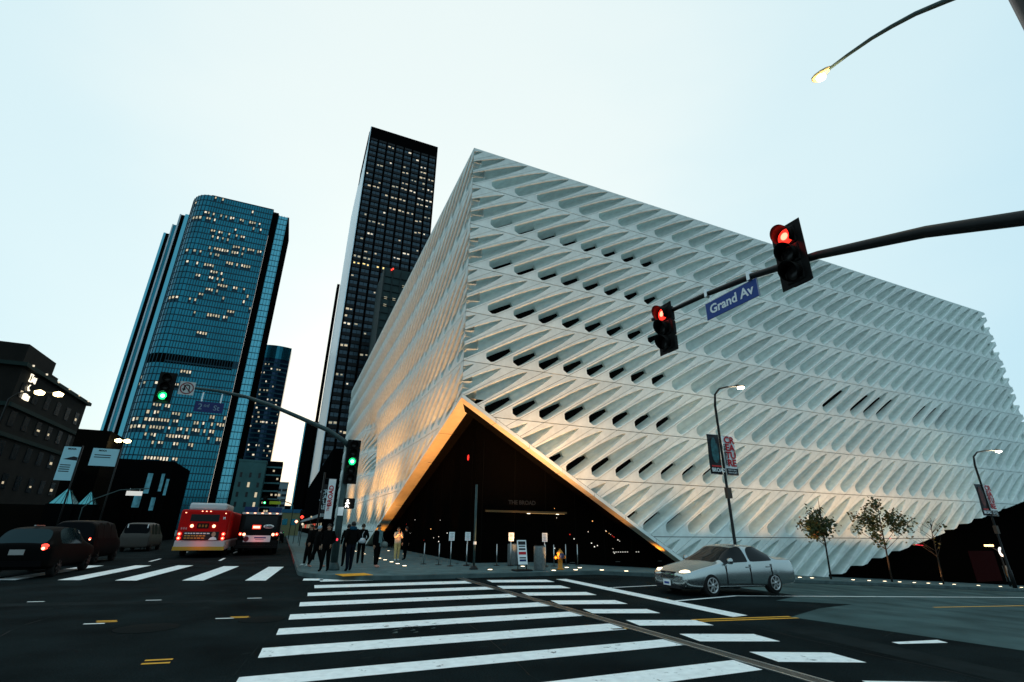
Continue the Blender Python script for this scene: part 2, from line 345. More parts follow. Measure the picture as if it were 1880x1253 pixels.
def cell_mesh(open_):
    C, a0, a1, hw = leaf(); N = len(C); half = N // 2
    O = Vector((CW / 2, 0)); g = .02
    def uv(a, b): p = O + ea * a + eb * b; return p
    def D(a):
        q = min(1, max(0, (a - a0) / (a1 - a0)))
        return 1.0 * (1 - q) ** .5 * min(1, .55 + q * 5)
    rings = [(1.0, 0.0), (.96, .07), (.88, .40), (.77, .8), (.66, 1.0)]
    V = []; F = []; M = []; SMO = []
    for k, dd in rings:
        for a, b in C:
            sa = min(max(a, a0 + hw), a1 - .25)
            aa = sa + (a - sa) * k; p = uv(aa, b * k); V.append((p.x, D(a) * dd, p.y))
    for r in range(len(rings) - 1):
        for i in range(N):
            j = (i + 1) % N; F.append((r * N + i, r * N + j, (r + 1) * N + j, (r + 1) * N + i)); M.append(0); SMO.append(True)
    base = (len(rings) - 1) * N; al, ah = (a0 + 1.3, a1 - .7) if open_ == 2 else (a0 - 1.9, a0 + 2.35)
    pit = {}
    if open_:
        for i in list(range(half + 1)) + list(range(half + 1, N)):
            if al < C[i][0] < ah:
                q = min(1, abs(C[i][0] - (al + ah) / 2) / ((ah - al) / 2)) if open_ == 2 else min(1, max(0, (C[i][0] - a0) / (ah - a0))); f = math.sqrt(max(.02, 1 - q ** 2.2)); sa = min(max(C[i][0], a0 + hw), a1 - .25); kk = rings[-1][0]
                p = uv(sa + (C[i][0] - sa) * kk, C[i][1] * kk * (.4 + .6 * f if open_ == 2 else f)); pit[i] = len(V); V.append((p.x, V[base + i][1] + (.05 if open_ == 2 else .04 + .32 * f), p.y))
        ids = sorted(pit)
        for i in range(N):
            j = (i + 1) % N
            if i in pit and j in pit: F.append((base + i, base + j, pit[j], pit[i])); M.append(2 if open_ == 2 else 1); SMO.append(True)
    def inn(i): return base + i
    for i in range(half):
        j = i + 1; mi = (N - i) % N; mj = (N - j) % N
        if open_ and i in pit and j in pit:
            q = [pit[i], pit[j], pit[mj], pit[mi]]; mm = 2
        else: q = [inn(i), inn(j), inn(mj), inn(mi)]; mm = 0
        q2 = []
        for t in q:
            if t not in q2: q2.append(t)
        if len(q2) >= 3: F.append(tuple(q2)); M.append(mm); SMO.append(mm == 0)
    if open_:   # close the ends of the pit
        ids = [i for i in pit if i <= half]
        for last in ((max(ids), min(ids)) if open_ == 2 else (max(ids),)):
            mi = (N - last) % N; F.append((base + last, base + mi, pit[mi], pit[last])); M.append(1); SMO.append(False)
    # flat rim out to the panel edge
    ctr = O + Vector((SK / 2, RH / 2)); ob = len(V)
    def sq(p):   # to unit cell
        v = p[1] / RH; s = (p[0] - v * SK) / CW; return s, v
    pts = []
    for i in range(N):
        s, v = sq((V[i][0], V[i][2])); ds, dv = s - .5, v - .5
        k = .5 / max(abs(ds), abs(dv), 1e-6); pts.append([.5 + ds * k, .5 + dv * k])
    for cs, cv in ((0, 0), (1, 0), (1, 1), (0, 1)):
        i = min(range(N), key=lambda q: (pts[q][0] - cs) ** 2 + (pts[q][1] - cv) ** 2); pts[i] = [cs, cv]
    for s, v in pts:
        s = g / CW + s * (1 - 2 * g / CW) if True else s; v = g / RH + v * (1 - 2 * g / RH)
        V.append((s * CW + v * SK, 0.0, v * RH))
    for i in range(N):
        j = (i + 1) % N; F.append((ob + i, ob + j, j, i)); M.append(0); SMO.append(False)
    rb = len(V)
    for i in range(N): x, d, z = V[ob + i]; V.append((x, .14, z))
    for i in range(N):
        j = (i + 1) % N; F.append((rb + i, rb + j, ob + j, ob + i)); M.append(0); SMO.append(False)
    return V, F, M, SMO
CELLS = {o: cell_mesh(o) for o in (0, 1, 2)}
VMATS = [VEIL, VEIL, BLACK]
VEILM = {}
for o in (0, 1, 2):
    V, F, M, SM = CELLS[o]; me = bpy.data.meshes.new('veil_panel'); me.from_pydata(V, [], F); me.update()
    for q in VMATS: me.materials.append(q)
    me.polygons.foreach_set('material_index', M); me.polygons.foreach_set('use_smooth', SM); VEILM[o] = me
def clip(bm, co, no):   # keep the side the normal points away from
    bmesh.ops.bisect_plane(bm, geom=bm.verts[:] + bm.edges[:] + bm.faces[:], plane_co=co, plane_no=no, clear_outer=True)
def cellbm(open_, du, dw):
    V, F, M, SM = CELLS[int(open_)]; bm = bmesh.new(); vs = [bm.verts.new((x + du, d, z + dw)) for x, d, z in V]
    for f, mi, s in zip(F, M, SM):
        try: q = bm.faces.new([vs[i] for i in f]); q.material_index = mi; q.smooth = s
        except ValueError: pass
    return bm
# rows: bottoms measured from the ground level of the corner
rows = [MZ - RH * (k + 1) for k in range(10)]
LEN_R, LEN_L = 61.2, 67.0
SL_R = (8.55 - 1.53) / (19.51 - 7.67)        # fall of the lifted edge on the cross-street side
SL_L = (8.55 - 0.15) / 29.6                  # and along the avenue
SEAM = 8.55
SLOTS = (17, 19, 20, 21, 24, 25, 26, 29, 30, 31)
pieces = []                                   # (apparent size, mesh or bm, du, dw)
for r, zb in enumerate(rows):
    for c in range(-3, 38):
        du = c * CW; u0, u1 = du, du + CW + SK
        if u1 < 0.05 or u0 > LEN_R - .05 or zb + RH < -3: continue
        opn = (1 <= r <= 8 and c < 8 and (c >= 0 or r > 20)) or (r == 7 and False)
        if r in (5, 6) : opn = c < 8 + (r == 6) * 2 and c >= 0
        if r == 7: opn = 3 <= c < 10
        if r == 8: opn = 6 <= c < 8
        if r == 0: opn = False
        if r == 5 and False: pass
        if r == 4 and c in SLOTS: opn = 2
        # does a boundary cut this cell?
        cut = u0 < 0 or u1 > LEN_R
        lo = lambda u: SEAM - SL_R * u
        if zb < lo(u0): 
            if zb + RH < lo(u1) : continue
            cut = cut or zb < lo(u0)
        wz = lambda u: -1.0 + .2 * (u + MX - 34)
        if zb < max(wz(u1), -1.0): cut = True
        if zb + RH < wz(u0 + SK): continue
        if zb < gz(MX + u1) + .1: cut = True
        dist = math.hypot(MX + du + 3, MY) ** 2 + (zb - 1.75) ** 2
        pieces.append((1 / dist * (MY / math.sqrt(dist)), r, c, du, zb, opn, cut))
pieces.sort(reverse=True)
rest = MB(); cnt = 0
def bm_to_mb(bm, mb, fn):
    bm.verts.index_update(); k = len(mb.v)
    for v in bm.verts: mb.v.append(fn(v.co))
    for f in bm.faces: mb.f.append(tuple(v.index + k for v in f.verts)); mb.m.append(f.material_index); mb.sm.append(f.smooth)
for w, r, c, du, zb, opn, cut in pieces:
    if not cut:
        if cnt < 300:
            link('veil_panel', VEILM[int(opn)], mus, (du, 0, zb)); cnt += 1; continue
        bm = cellbm(opn, du, zb)
    else:
        bm = cellbm(opn, du, zb)
        clip(bm, (0.01, 0, 0), (-1, 0, 0)); clip(bm, (LEN_R, 0, 0), (1, 0, 0))
        n_ = Vector((-SL_R, 0, -1)).normalized(); clip(bm, (0, 0, SEAM), n_)
        clip(bm, (34 - MX, 0, -1.0), Vector((.2, 0, -1)).normalized())
        clip(bm, (12.6 - MX, 0, .1), Vector((-.052, 0, -1)).normalized())
        if not bm.faces: bm.free(); continue
        if cnt < 300:
            me = bpy.data.meshes.new('veil_panel'); bm.to_mesh(me); bm.free()
            for q in VMATS: me.materials.append(q)
            link('veil_panel', me, mus); cnt += 1; continue
    bm_to_mb(bm, rest, lambda p: (p.x, p.y, p.z)); bm.free()
tag(rest.build('veil_far_panels', VMATS, mus), kind='stuff')
# avenue side: the same cells seen along the wall, with the dent of the oculus
left = MB()
def dent(y, z):
    q = ((y - 59) / 4.2) ** 2 + ((z - 10.5 - (y - 59) * .45) / 3.2) ** 2
    return 1.7 * math.exp(-q * 1.1)
for r, zb in enumerate(rows[:9]):
    for c in range(-3, 42):
        du = c * CW
        bm = cellbm(False, du, zb)
        clip(bm, (0, 0, 0), (-1, 0, 0)); clip(bm, (LEN_L - .01, 0, 0), (1, 0, 0))
        # u runs towards the corner; lifted edge is near u = LEN_L
        clip(bm, (LEN_L, 0, SEAM), Vector((SL_L, 0, -1)).normalized()); clip(bm, (0, 0, .15), (0, 0, -1))
        if bm.faces:
            def fn(p):
                y = LEN_L - p.x; return (p.y + dent(MY + y, p.z), y, p.z)
            bm_to_mb(bm, left, fn)
        bm.free()
tag(left.build('veil_avenue_side', VMATS, mus), kind='stuff')
# plain border bands and the deep edge of the lifted veil
BT = 0.24
def band(name, p0, p1, depthvec, mats_):
    """band below the line p0-p1 on the wall, then the soffit going in"""
    p0, p1, d = Vector(p0), Vector(p1), Vector(depthvec); dn = Vector((0, 0, -BT)); N = 7
    for i in range(N):
        a = p0.lerp(p1, (i + .004) / N); b = p0.lerp(p1, (i + .996) / N); k = d.normalized() * .003
        m = MB(); m.quad(a - Vector((0, 0, .02)), a + dn, b + dn, b - Vector((0, 0, .02))); m.build('edge_band', VEIL, mus)
        m = MB(); m.quad(a + dn, a + dn + d, b + dn + d, b + dn); m.build('edge_soffit', mats_, mus)
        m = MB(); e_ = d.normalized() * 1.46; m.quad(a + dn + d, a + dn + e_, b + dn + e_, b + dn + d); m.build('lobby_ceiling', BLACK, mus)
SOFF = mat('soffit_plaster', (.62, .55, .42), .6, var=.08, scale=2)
XR = (SEAM - .2) / SL_R; YL = (SEAM - .1) / SL_L
band('r', (0.0, 0, SEAM), (XR, 0, SEAM - SL_R * XR), (0, .62, 0), SOFF)
band('l', (0, 0.0, SEAM), (0, YL, SEAM - SL_L * YL), (.85, 0, 0), SOFF)
# dark glazed core behind the veil and under the lifted corner
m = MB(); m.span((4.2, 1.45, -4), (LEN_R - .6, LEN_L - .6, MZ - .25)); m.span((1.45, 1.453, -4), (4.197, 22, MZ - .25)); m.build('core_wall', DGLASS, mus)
m = MB(); m.span((.12, .12, MZ - .22), (LEN_R - .1, LEN_L - .1, MZ - .02)); m.build('roof', VEIL, mus)
m = MB(); m.span((LEN_R - .58, 0.3, -4), (LEN_R - .3, LEN_L - .6, MZ - .3)); m.build('end_wall', VEIL, mus)
m = MB()
for k in range(9): m.box((1.9 + k * 1.9, 1.435, 3.2), (.05, .03, 6.4))
for k in range(12): m.box((1.435, 1.9 + k * 1.9, 3.2), (.03, .05, 6.4))
m.build('lobby_mullions', mat('mullion_black', (.004, .0036, .003), .8, spec=.0), mus)
text('lobby_lettering', 'THE BROAD', .30, mat('letter_grey', (.016, .015, .013), .6), mus, (4.25, 1.42, 3.15), (1, 0, 0), (0, 0, 1), bold=.008)
m = MB(); m.span((2.0, 1.25, 2.62), (6.9, 1.14, 2.72)); cp = m.build('lobby_canopy', mat('bronze', (.10, .06, .025), .4, metal=.6), mus)
m = MB(); m.span((4.4, 1.23, 2.60), (6.8, 1.249, 2.70)); m.build('canopy_light_strip', glow('canopy_glow', (1, .6, .22), .35), mus)
for x in (4.6, 6.4): MB().lathe((x, 1.33, 2.59), [(.07, .025), (.09, 0)], 10).build('canopy_downlight', glow('downlight', (1, .85, .6), 6), mus)
MB().lathe((1.4, 2.6, 5.56), [(.0, -.02), (.16, -.01), (.17, 0)], 16, axis='X').build('red_signal_reflection', glow('red_dim', (1, .03, .02), .9), mus)  # glowing disc put in for a red signal mirrored in the lobby glass
rr = random.Random(3); dots = {'interior_light_white': (1, .92, .8), 'interior_light_red': (1, .05, .03), 'interior_light_amber': (1, .5, .15)}
for k in range(30):
    nm = rr.choice(['interior_light_white'] * 4 + ['interior_light_red', 'interior_light_amber'])
    if k < 20: x, z = rr.uniform(6.2, 10.6), rr.uniform(.5, 3.6); z = min(z, 8 - SL_R * (x + .9)); p = (x, 1.43, z)
    else: p = (1.43, rr.uniform(2, 18), rr.uniform(.8, 2.4))
    s = rr.uniform(.02, .045); MB().box(p, (s, s, s * 1.3)).build(nm, glow(nm, dots[nm], rr.choice([.5, 1.2])), mus)
for x, w in ((12.0, 1.2), (13.6, .4)):
    for k in range(int(w / .16)): MB().box((x + k * .16 - 1.9, 1.43, .62), (.07, .02, .05)).build('interior_light_white', mat('interior_dim', (.2, .2, .18), .5, em=(1, .95, .85), ems=.5), mus)
# neon reflections put in as glowing red tubes, and the lit garage mouth under the far lifted corner
m = MB(); m.tube([(37.2 - MX + 3, 1.0, .25), (43 - MX, 1.0, 1.45), (45.5 - MX, 1.0, 1.05), (47 - MX, 1, .95)], .03, 6); m.build('red_neon_reflection', glow('red_line', (1, .03, .05), 1.2), mus)
m = MB(); m.tube([(47 - MX, 1.0, 1.55), (48 - MX, 1.0, 1.85)], .04, 6); m.build('red_neon_reflection', MATS['red_line'], mus)
m = MB(); m.span((54 - MX, 1.42, -1.9), (58 - MX, 1.449, .5)); m.build('garage_mouth', mat('garage_red', (.02, .002, .002), .8, spec=.02), mus)
# ------------------------------------------------------------------ ground uplights (they wash the veil from below)
LENSW = glow('uplight_lens', (1, .80, .52), 5.0)
RING = mat('uplight_ring', (.10, .10, .09), .4, metal=.7)
def spot(parent, loc, target, energy, col, size=rad(85), r=.12, blend=1.0):
    l = bpy.data.lights.new('lamp_light', 'SPOT'); l.energy = energy; l.color = col; l.spot_size = size; l.spot_blend = blend; l.shadow_soft_size = r
    o = bpy.data.objects.new('lamp_light', l); COL.objects.link(o); o.parent = parent; o.location = loc
    o.rotation_euler = (Vector(target) - Vector(loc)).to_track_quat('-Z', 'Y').to_euler(); return o
def point(parent, loc, energy, col, r=.06):
    l = bpy.data.lights.new('lamp_light', 'POINT'); l.energy = energy; l.color = col; l.shadow_soft_size = r
    o = bpy.data.objects.new('lamp_light', l); COL.objects.link(o); o.parent = parent; o.location = loc; return o
def uplight(x, y, label, aim=None, e=0, col=(1, .50, .20)):
    z = zz(x) + .157
    t = thing('ground_uplight', label, 'ground light', (x, y, z), 0, 'round lights set in the pavement')
    MB().lathe((0, 0, 0), [(.13, 0), (.13, .012), (.11, .014)], 18).build('ring', RING, t)
    MB().lathe((0, 0, 0), [(.105, .010), (.085, .022), (.0, .026)], 18).build('lens', LENSW, t)
    if e: spot(t, (0, 0, .06), aim, e, col)
ord_ = ['first', 'second', 'third', 'fourth', 'fifth', 'sixth', 'seventh', 'eighth', 'ninth', 'tenth', 'eleventh', 'twelfth', 'thirteenth']
for i, (x, y) in enumerate([(5.34, 24.2), (5.33, 25.7), (5.3, 27.1), (5.3, 28.9), (5.28, 30.5), (5.24, 31.8), (5.15, 35.7), (5.1, 39.9), (5.07, 41.9), (5.05, 46.5), (5.05, 52), (5.05, 60), (5.05, 70)]):
    uplight(x, y, f'{ord_[i]} round light from the corner in the pavement row along the avenue wall', (2.2, 1.5, 10), 900 if i < 8 else 2600, (1, .43, .12))
for i, (x, y) in enumerate([(7.6, 40.4), (7.68, 35.2)]):
    uplight(x, y, ['farther', 'nearer'][i] + ' round light in the pavement right under the lifted avenue edge', (.6, 0, 3), 40, (1, .5, .12))
cl = ['beside the slim grey pole', 'at the foot of the leaning sandwich board', 'behind the sandwich board', 'between the sandwich board and the litter bin, farther back',
      'just right of the large litter bin', 'behind the yellow hydrant', 'right behind the hydrant near the steel posts', 'right of the hydrant near the kerb', 'second right of the hydrant along the kerb', 'third right of the hydrant nearest the silver car']
for (x, y), c in zip([(8.31, 21.08), (9.56, 20.44), (10.5, 22.5), (11.02, 22.0), (10.76, 19.95), (12.19, 21.34), (12.79, 21.19), (11.86, 20.0), (13.2, 20.0), (14.5, 20.0)], cl):
    uplight(x, y, 'round pavement light ' + c, (1.2, 3.4, 10), 850)
for i, x in enumerate([18, 23, 27.6, 28.6, 32.2, 33.7, 35.2, 36.7, 38.2, 39.7, 41.1, 42.6, 45.5]):
    uplight(x, 21.5, f'{ord_[i]} light from the silver car in the pavement row running downhill', (.4, 2.2, 9.0), 1500 if i < 2 else 850)
for x in (48.3, 51.1): uplight(x, 21.5, 'pavement light near the garage mouth, ' + ('nearer' if x < 50 else 'farther') + ' one', (0, 2.6, 7.5), 600)
# lobby floor lights that wash the deep edge of the lifted veil (recessed in the floor inside the edge line)
for i in range(5):
    x = MX + .95 + i * 2.9; o = thing('floor_washer', f'{ord_[i]} small floor light from the corner under the cross-street edge of the veil', 'ground light', (x, MY + .45, .16), 0, 'floor lights under the lifted veil')
    MB().box((0, 0, .01), (.3, .08, .02)).build('housing', RING, o); spot(o, (0, 0, .08), (0, -.1, 4), 240 * (1 - i * .17), (1, .36, .03), rad(70))
for i in range(7):
    y = MY + .95 + i * 3.7; o = thing('floor_washer', f'{ord_[i]} small floor light from the corner under the avenue edge of the veil', 'ground light', (MX + .5, y, .16), 0, 'floor lights under the lifted veil')
    MB().box((0, 0, .01), (.08, .3, .02)).build('housing', RING, o); spot(o, (0, 0, .08), (-.1, 0, 4), 380 * (1 - i * .11), (1, .36, .03), rad(80))

# ------------------------------------------------------------------ traffic signals
LENS_OFF = mat('lens_off', (.012, .011, .010), .3)
COLS = {'red': ((1, .03, .02), glow('red_lamp', (1, .035, .02), 1.6), glow('red_core', (1, .25, .15), 3.0)),
        'green': ((.05, 1, .35), glow('green_lamp', (.02, .9, .25), 1.3), glow('green_core', (.55, 1, .75), 4.0))}
def signal(loc, rz, label, lit, colname, nsec=3, bw=.56, extra=.12, vis=.24):
    t = thing('traffic_signal', label, 'traffic light', loc, rz, 'traffic signal heads')
    H = nsec * .355; bh = H + extra
    m = MB(); m.box((0, .02, 0), (bw, .012, bh)); bo = m.build('backplate', SIGBLK, t)
    bv = bo.modifiers.new('b', 'BEVEL'); bv.width = .004
    m = MB()
    for k in range(nsec): m.box((0, .09, H / 2 - .1775 - k * .355), (.345, .2, .345))
    hs = m.build('housing', SIGBLK, t); b = hs.modifiers.new('b', 'BEVEL'); b.width = .03; b.segments = 2
    for k in range(nsec):
        z = H / 2 - .1775 - k * .355; on = (k == lit)
        n = 20; vs = []; fs = []
        for j in range(n + 1):
            a = rad(-50) + rad(280) * j / n
            L_ = vis * (.35 + .65 * max(0, math.sin(a) * .5 + .5))
            for yy in (-.01, -.01 - L_): vs.append((.158 * math.cos(a), yy, z + .158 * math.sin(a)))
        for j in range(n): fs.append((2 * j, 2 * j + 1, 2 * j + 3, 2 * j + 2))
        vm = MB(); vm.add(vs, fs, 0, True); vo = vm.build('visor', SIGBLK, t); so = vo.modifiers.new('s', 'SOLIDIFY'); so.thickness = .006
        lm = MB().lathe((0, -.012, z), [(.15, .0), (.12, -.03), (.0, -.045)], 20, axis='Y')
        lo = lm.build('lens', COLS[colname][1] if on else LENS_OFF, t)
        if on:
            MB().lathe((0, -.04, z), [(.085, .0), (.05, -.018), (.0, -.022)], 16, axis='Y').build('lamp_core', COLS[colname][2], t)
            point(t, (0, -.14, z), 9 if colname == 'red' else 14, COLS[colname][0], .05)
    return t
# right mast arm over the cross street, pole just out of frame
t = thing('mast_arm_pole', 'thick dark traffic mast arm reaching in from the right with luminaire arm on top', 'traffic pole', (7.35, 1.15, 0))
m = MB(); m.tube([(0, 0, 0), (0, 0, 3), (0, 0, 6), (0, 0, 9.1)], [.17, .16, .14, .11], 16); m.build('pole', DPOLE, t)
m = MB(); m.lathe((0, 0, 0), [(.3, 0), (.3, .06), (.19, .3)], 16); m.build('pole_base', DPOLE, t)
m = MB(); m.tube([(0, 0, 4.85), (0, .35, 5.0), (0, .79, 5.21), (0, 1.7, 5.58), (0, 3.15, 6.02), (0, 4.4, 6.26), (0, 5.6, 6.40), (0, 6.5, 6.46), (0, 7.25, 6.5)], [.10, .097, .092, .083, .07, .06, .052, .047, .043], 14)
arm = m.build('mast_arm', DPOLE, t)
for y in (4.45, 5.5): MB().box((0, y, 6.27 + (y - 4.45) * .12), (.13, .07, .17)).build('arm_clamp', CHROME, arm)
m = MB(); m.tube([(0, 0, 8.35), (0, .3, 8.55), (0, .6, 8.72), (0, .95, 8.91), (0, 1.25, 9.02), (0, 1.53, 9.1), (0, 1.9, 9.16), (0, 2.2, 9.19)], [.045, .043, .04, .036, .033, .03, .027, .025], 10); m.build('luminaire_arm', POLE, t)
m = MB(); m.add(*[[], []])
prof = [(-.02, .025, .03), (.03, .055, .055), (.11, .085, .07), (.20, .10, .07), (.27, .085, .05), (.30, .03, .02)]
vs = []; fs = []; n = 14
for d, w, h in prof:
    for k in range(n):
        a = 2 * PI * k / n; vs.append((w * math.cos(a), 2.2 + d, 9.2 + (h if math.sin(a) > 0 else h * .5) * math.sin(a)))
for i in range(len(prof) - 1):
    for k in range(n): fs.append((i * n + k, i * n + (k + 1) % n, (i + 1) * n + (k + 1) % n, (i + 1) * n + k))
fs += [tuple(range(n)), tuple(range(len(vs) - n, len(vs)))]
m = MB(); m.add(vs, fs, 0, True); m.build('lamp_head', mat('lamp_head_cream', (.55, .42, .22), .5), t)
MB().lathe((0, 2.36, 9.17), [(.075, .0), (.07, -.04), (.035, -.065), (0, -.07)], 16).build('lamp_lens', glow('lamp_warm', (1, .78, .42), 9), t)
point(t, (0, 2.36, 8.9), 30, (1, .75, .4), .1)
signal((7.24, 4.68, 6.21), -PI / 2, 'large red-lit traffic signal on the mast arm at right, seen from its side', 0, 'red')
signal((7.24, 7.90, 6.06), -PI / 2, 'red-lit traffic signal at the tip of the right mast arm left of the street sign', 0, 'red', bw=.52)
t = thing('street_sign', 'blue street name sign reading Grand Av hanging from the right mast arm', 'street sign', (7.35, 6.11, 6.0))
m = MB(); m.box((0, 0, 0), (.02, 1.28, .36)); m.build('sign_panel', SIGNBLUE, t)
m = MB()
for a, b in (((0, .635, 0), (.024, .012, .37)), ((0, -.635, 0), (.024, .012, .37))): m.box(a, b)
m.build('sign_edge', mat('sign_edge', (.25, .3, .4), .4), t)
text('lettering', 'Grand Av', .27, WHITE, t, (-.012, 0, 0), (0, -1, 0), (0, 0, 1), bold=.006)
for y in (-.5, .5): MB().box((0, y, .27), (.02, .03, .2)).build('sign_bracket', CHROME, t)

# left mast arm over the avenue
t = thing('mast_arm_pole', 'grey green traffic pole on the corner with long curved arm reaching left over the avenue', 'traffic pole', (2.12, 22.8, .15))
m = MB(); m.tube([(0, 0, 0), (0, 0, 2.5), (0, 0, 5.2)], [.15, .135, .12], 16); m.build('pole', POLE, t)
m = MB(); m.lathe((0, 0, 0), [(.26, 0), (.26, .05), (.17, .28)], 16); m.build('pole_base', POLE, t)
z0 = -.15
m = MB(); m.tube([(.0, 0, 4.95), (-.25, 0, 5.35 + z0), (-1.03, 0, 5.78 + z0), (-2.2, 0, 6.2 + z0), (-3.36, 0, 6.6 + z0), (-4.46, 0, 6.88 + z0), (-5.5, 0, 7.0 + z0), (-6.3, 0, 7.02 + z0), (-7.2, 0, 7.0 + z0)], [.11, .105, .1, .09, .08, .07, .062, .055, .05], 12)
arm = m.build('mast_arm', POLE, t)
MB().box((-.02, -.17, 2.25), (.22, .12, .34)).build('push_button_box', WHITE, t)
MB().lathe((-.02, -.24, 2.2 - 1.05), [(.05, 0), (.0, -.02)], 10, axis='Y').build('push_button_light', glow('red_btn', (1, .05, .08), 1.5), t)
signal((2.3, 22.55, 4.45), 0, 'tall green-lit traffic signal fixed beside the corner pole', 2, 'green', nsec=5, bw=.56, extra=.1)
signal((-5.18, 22.68, 6.9), 0, 'green-lit traffic signal at the left tip of the curved mast arm', 2, 'green', bw=.6, extra=.18)
t = thing('no_u_turn_sign', 'square white no U-turn sign on the mast arm beside the green signal', 'traffic sign', (-4.46, 22.72, 6.96))
m = MB(); m.box((0, 0, 0), (.54, .012, .54)); m.build('sign_panel', mat('sign_dim', (.42, .44, .42), .5), t)
m = MB(); n = 30
m.add([(r * math.cos(2 * PI * k / n), -.010, r * math.sin(2 * PI * k / n)) for r in (.245, .20) for k in range(n)], [(k, (k + 1) % n, n + (k + 1) % n, n + k) for k in range(n)])
m.box((0, -.010, 0), (.42, .003, .035)); m.v[-8:] = [tuple(Matrix.Rotation(rad(45), 3, 'Y') @ Vector(p)) for p in m.v[-8:]]
m.build('prohibition_ring', mat('ring_red', (.16, .03, .03), .5), t)
m = MB(); m.tube([(.09, -.009, -.13), (.09, -.009, .05)] + [(.09 * math.cos(a * PI / 8), -.009, .05 + .09 * math.sin(a * PI / 8)) for a in range(1, 8)] + [(-.09, -.009, .05), (-.09, -.009, -.02)], .026, 6)
m.add([(-.17, -.012, -.02), (-.01, -.012, -.02), (-.09, -.012, -.14)], [(0, 1, 2)]); m.build('turn_arrow', BLACKINK, t)
t = thing('street_sign', 'dim blue street name sign reading 2nd St under the left mast arm', 'street sign', (-3.53, 22.72, 6.27))
m = MB(); m.box((0, 0, 0), (1.02, .02, .43)); m.build('sign_panel', SIGNBLUE2, t)
LT = mat('sign_letter_dim', (.16, .24, .30), .5)
text('lettering', '2', .34, LT, t, (-.32, -.013, -.01), (1, 0, 0), (0, 0, 1)); text('lettering', 'nd', .2, LT, t, (-.1, -.013, .06), (1, 0, 0), (0, 0, 1)); text('lettering', 'St', .3, LT, t, (.26, -.013, -.02), (1, 0, 0), (0, 0, 1))
for x in (-.32, .36): MB().box((x, 0, .4), (.05, .02, .38)).build('sign_bracket', WHITE, t)
t = thing('pedestrian_signal', 'lit white pedestrian signal box on the right of the corner pole', 'pedestrian signal', (2.36, 22.62, 2.72))
m = MB(); m.box((.06, .05, 0), (.42, .22, .42)); o = m.build('housing', SIGBLK, t); o.modifiers.new('b', 'BEVEL').width = .03
WALKM = glow('walk_white', (1, .95, .85), 2.6)
MB().lathe((-.03, -.075, .11), [(.045, 0), (0, -.02)], 12, axis='Y').build('walking_figure', WALKM, t)
m = MB()
for a, b in (((-.03, .06), (-.05, -.05)), ((-.05, -.05), (-.1, -.16)), ((-.05, -.05), (.03, -.16)), ((-.03, .05), (-.11, -.02)), ((-.03, .05), (.05, -.01))): m.tube([(a[0], -.075, a[1]), (b[0], -.075, b[1])], .028, 6)
m.build('walking_figure', WALKM, t); point(t, (-.03, -.3, 0), 1.5, (1, .95, .85), .08)

# slim grey pole in front of the lobby
t = thing('slim_pole', 'slim bare grey pole standing before the dark lobby', 'pole', (7.74, 21.55, .15))
m = MB(); m.tube([(0, 0, 0), (0, 0, 3.5)], .052, 12); m.build('pole', POLE, t)
m = MB(); m.lathe((0, 0, 0), [(.2, 0), (.2, .03), (.07, .16)], 14); m.build('pole_base', DPOLE, t)
MB().box((0, -.04, 1.05), (.13, .03, .12)).build('pole_label', WHITE, t)

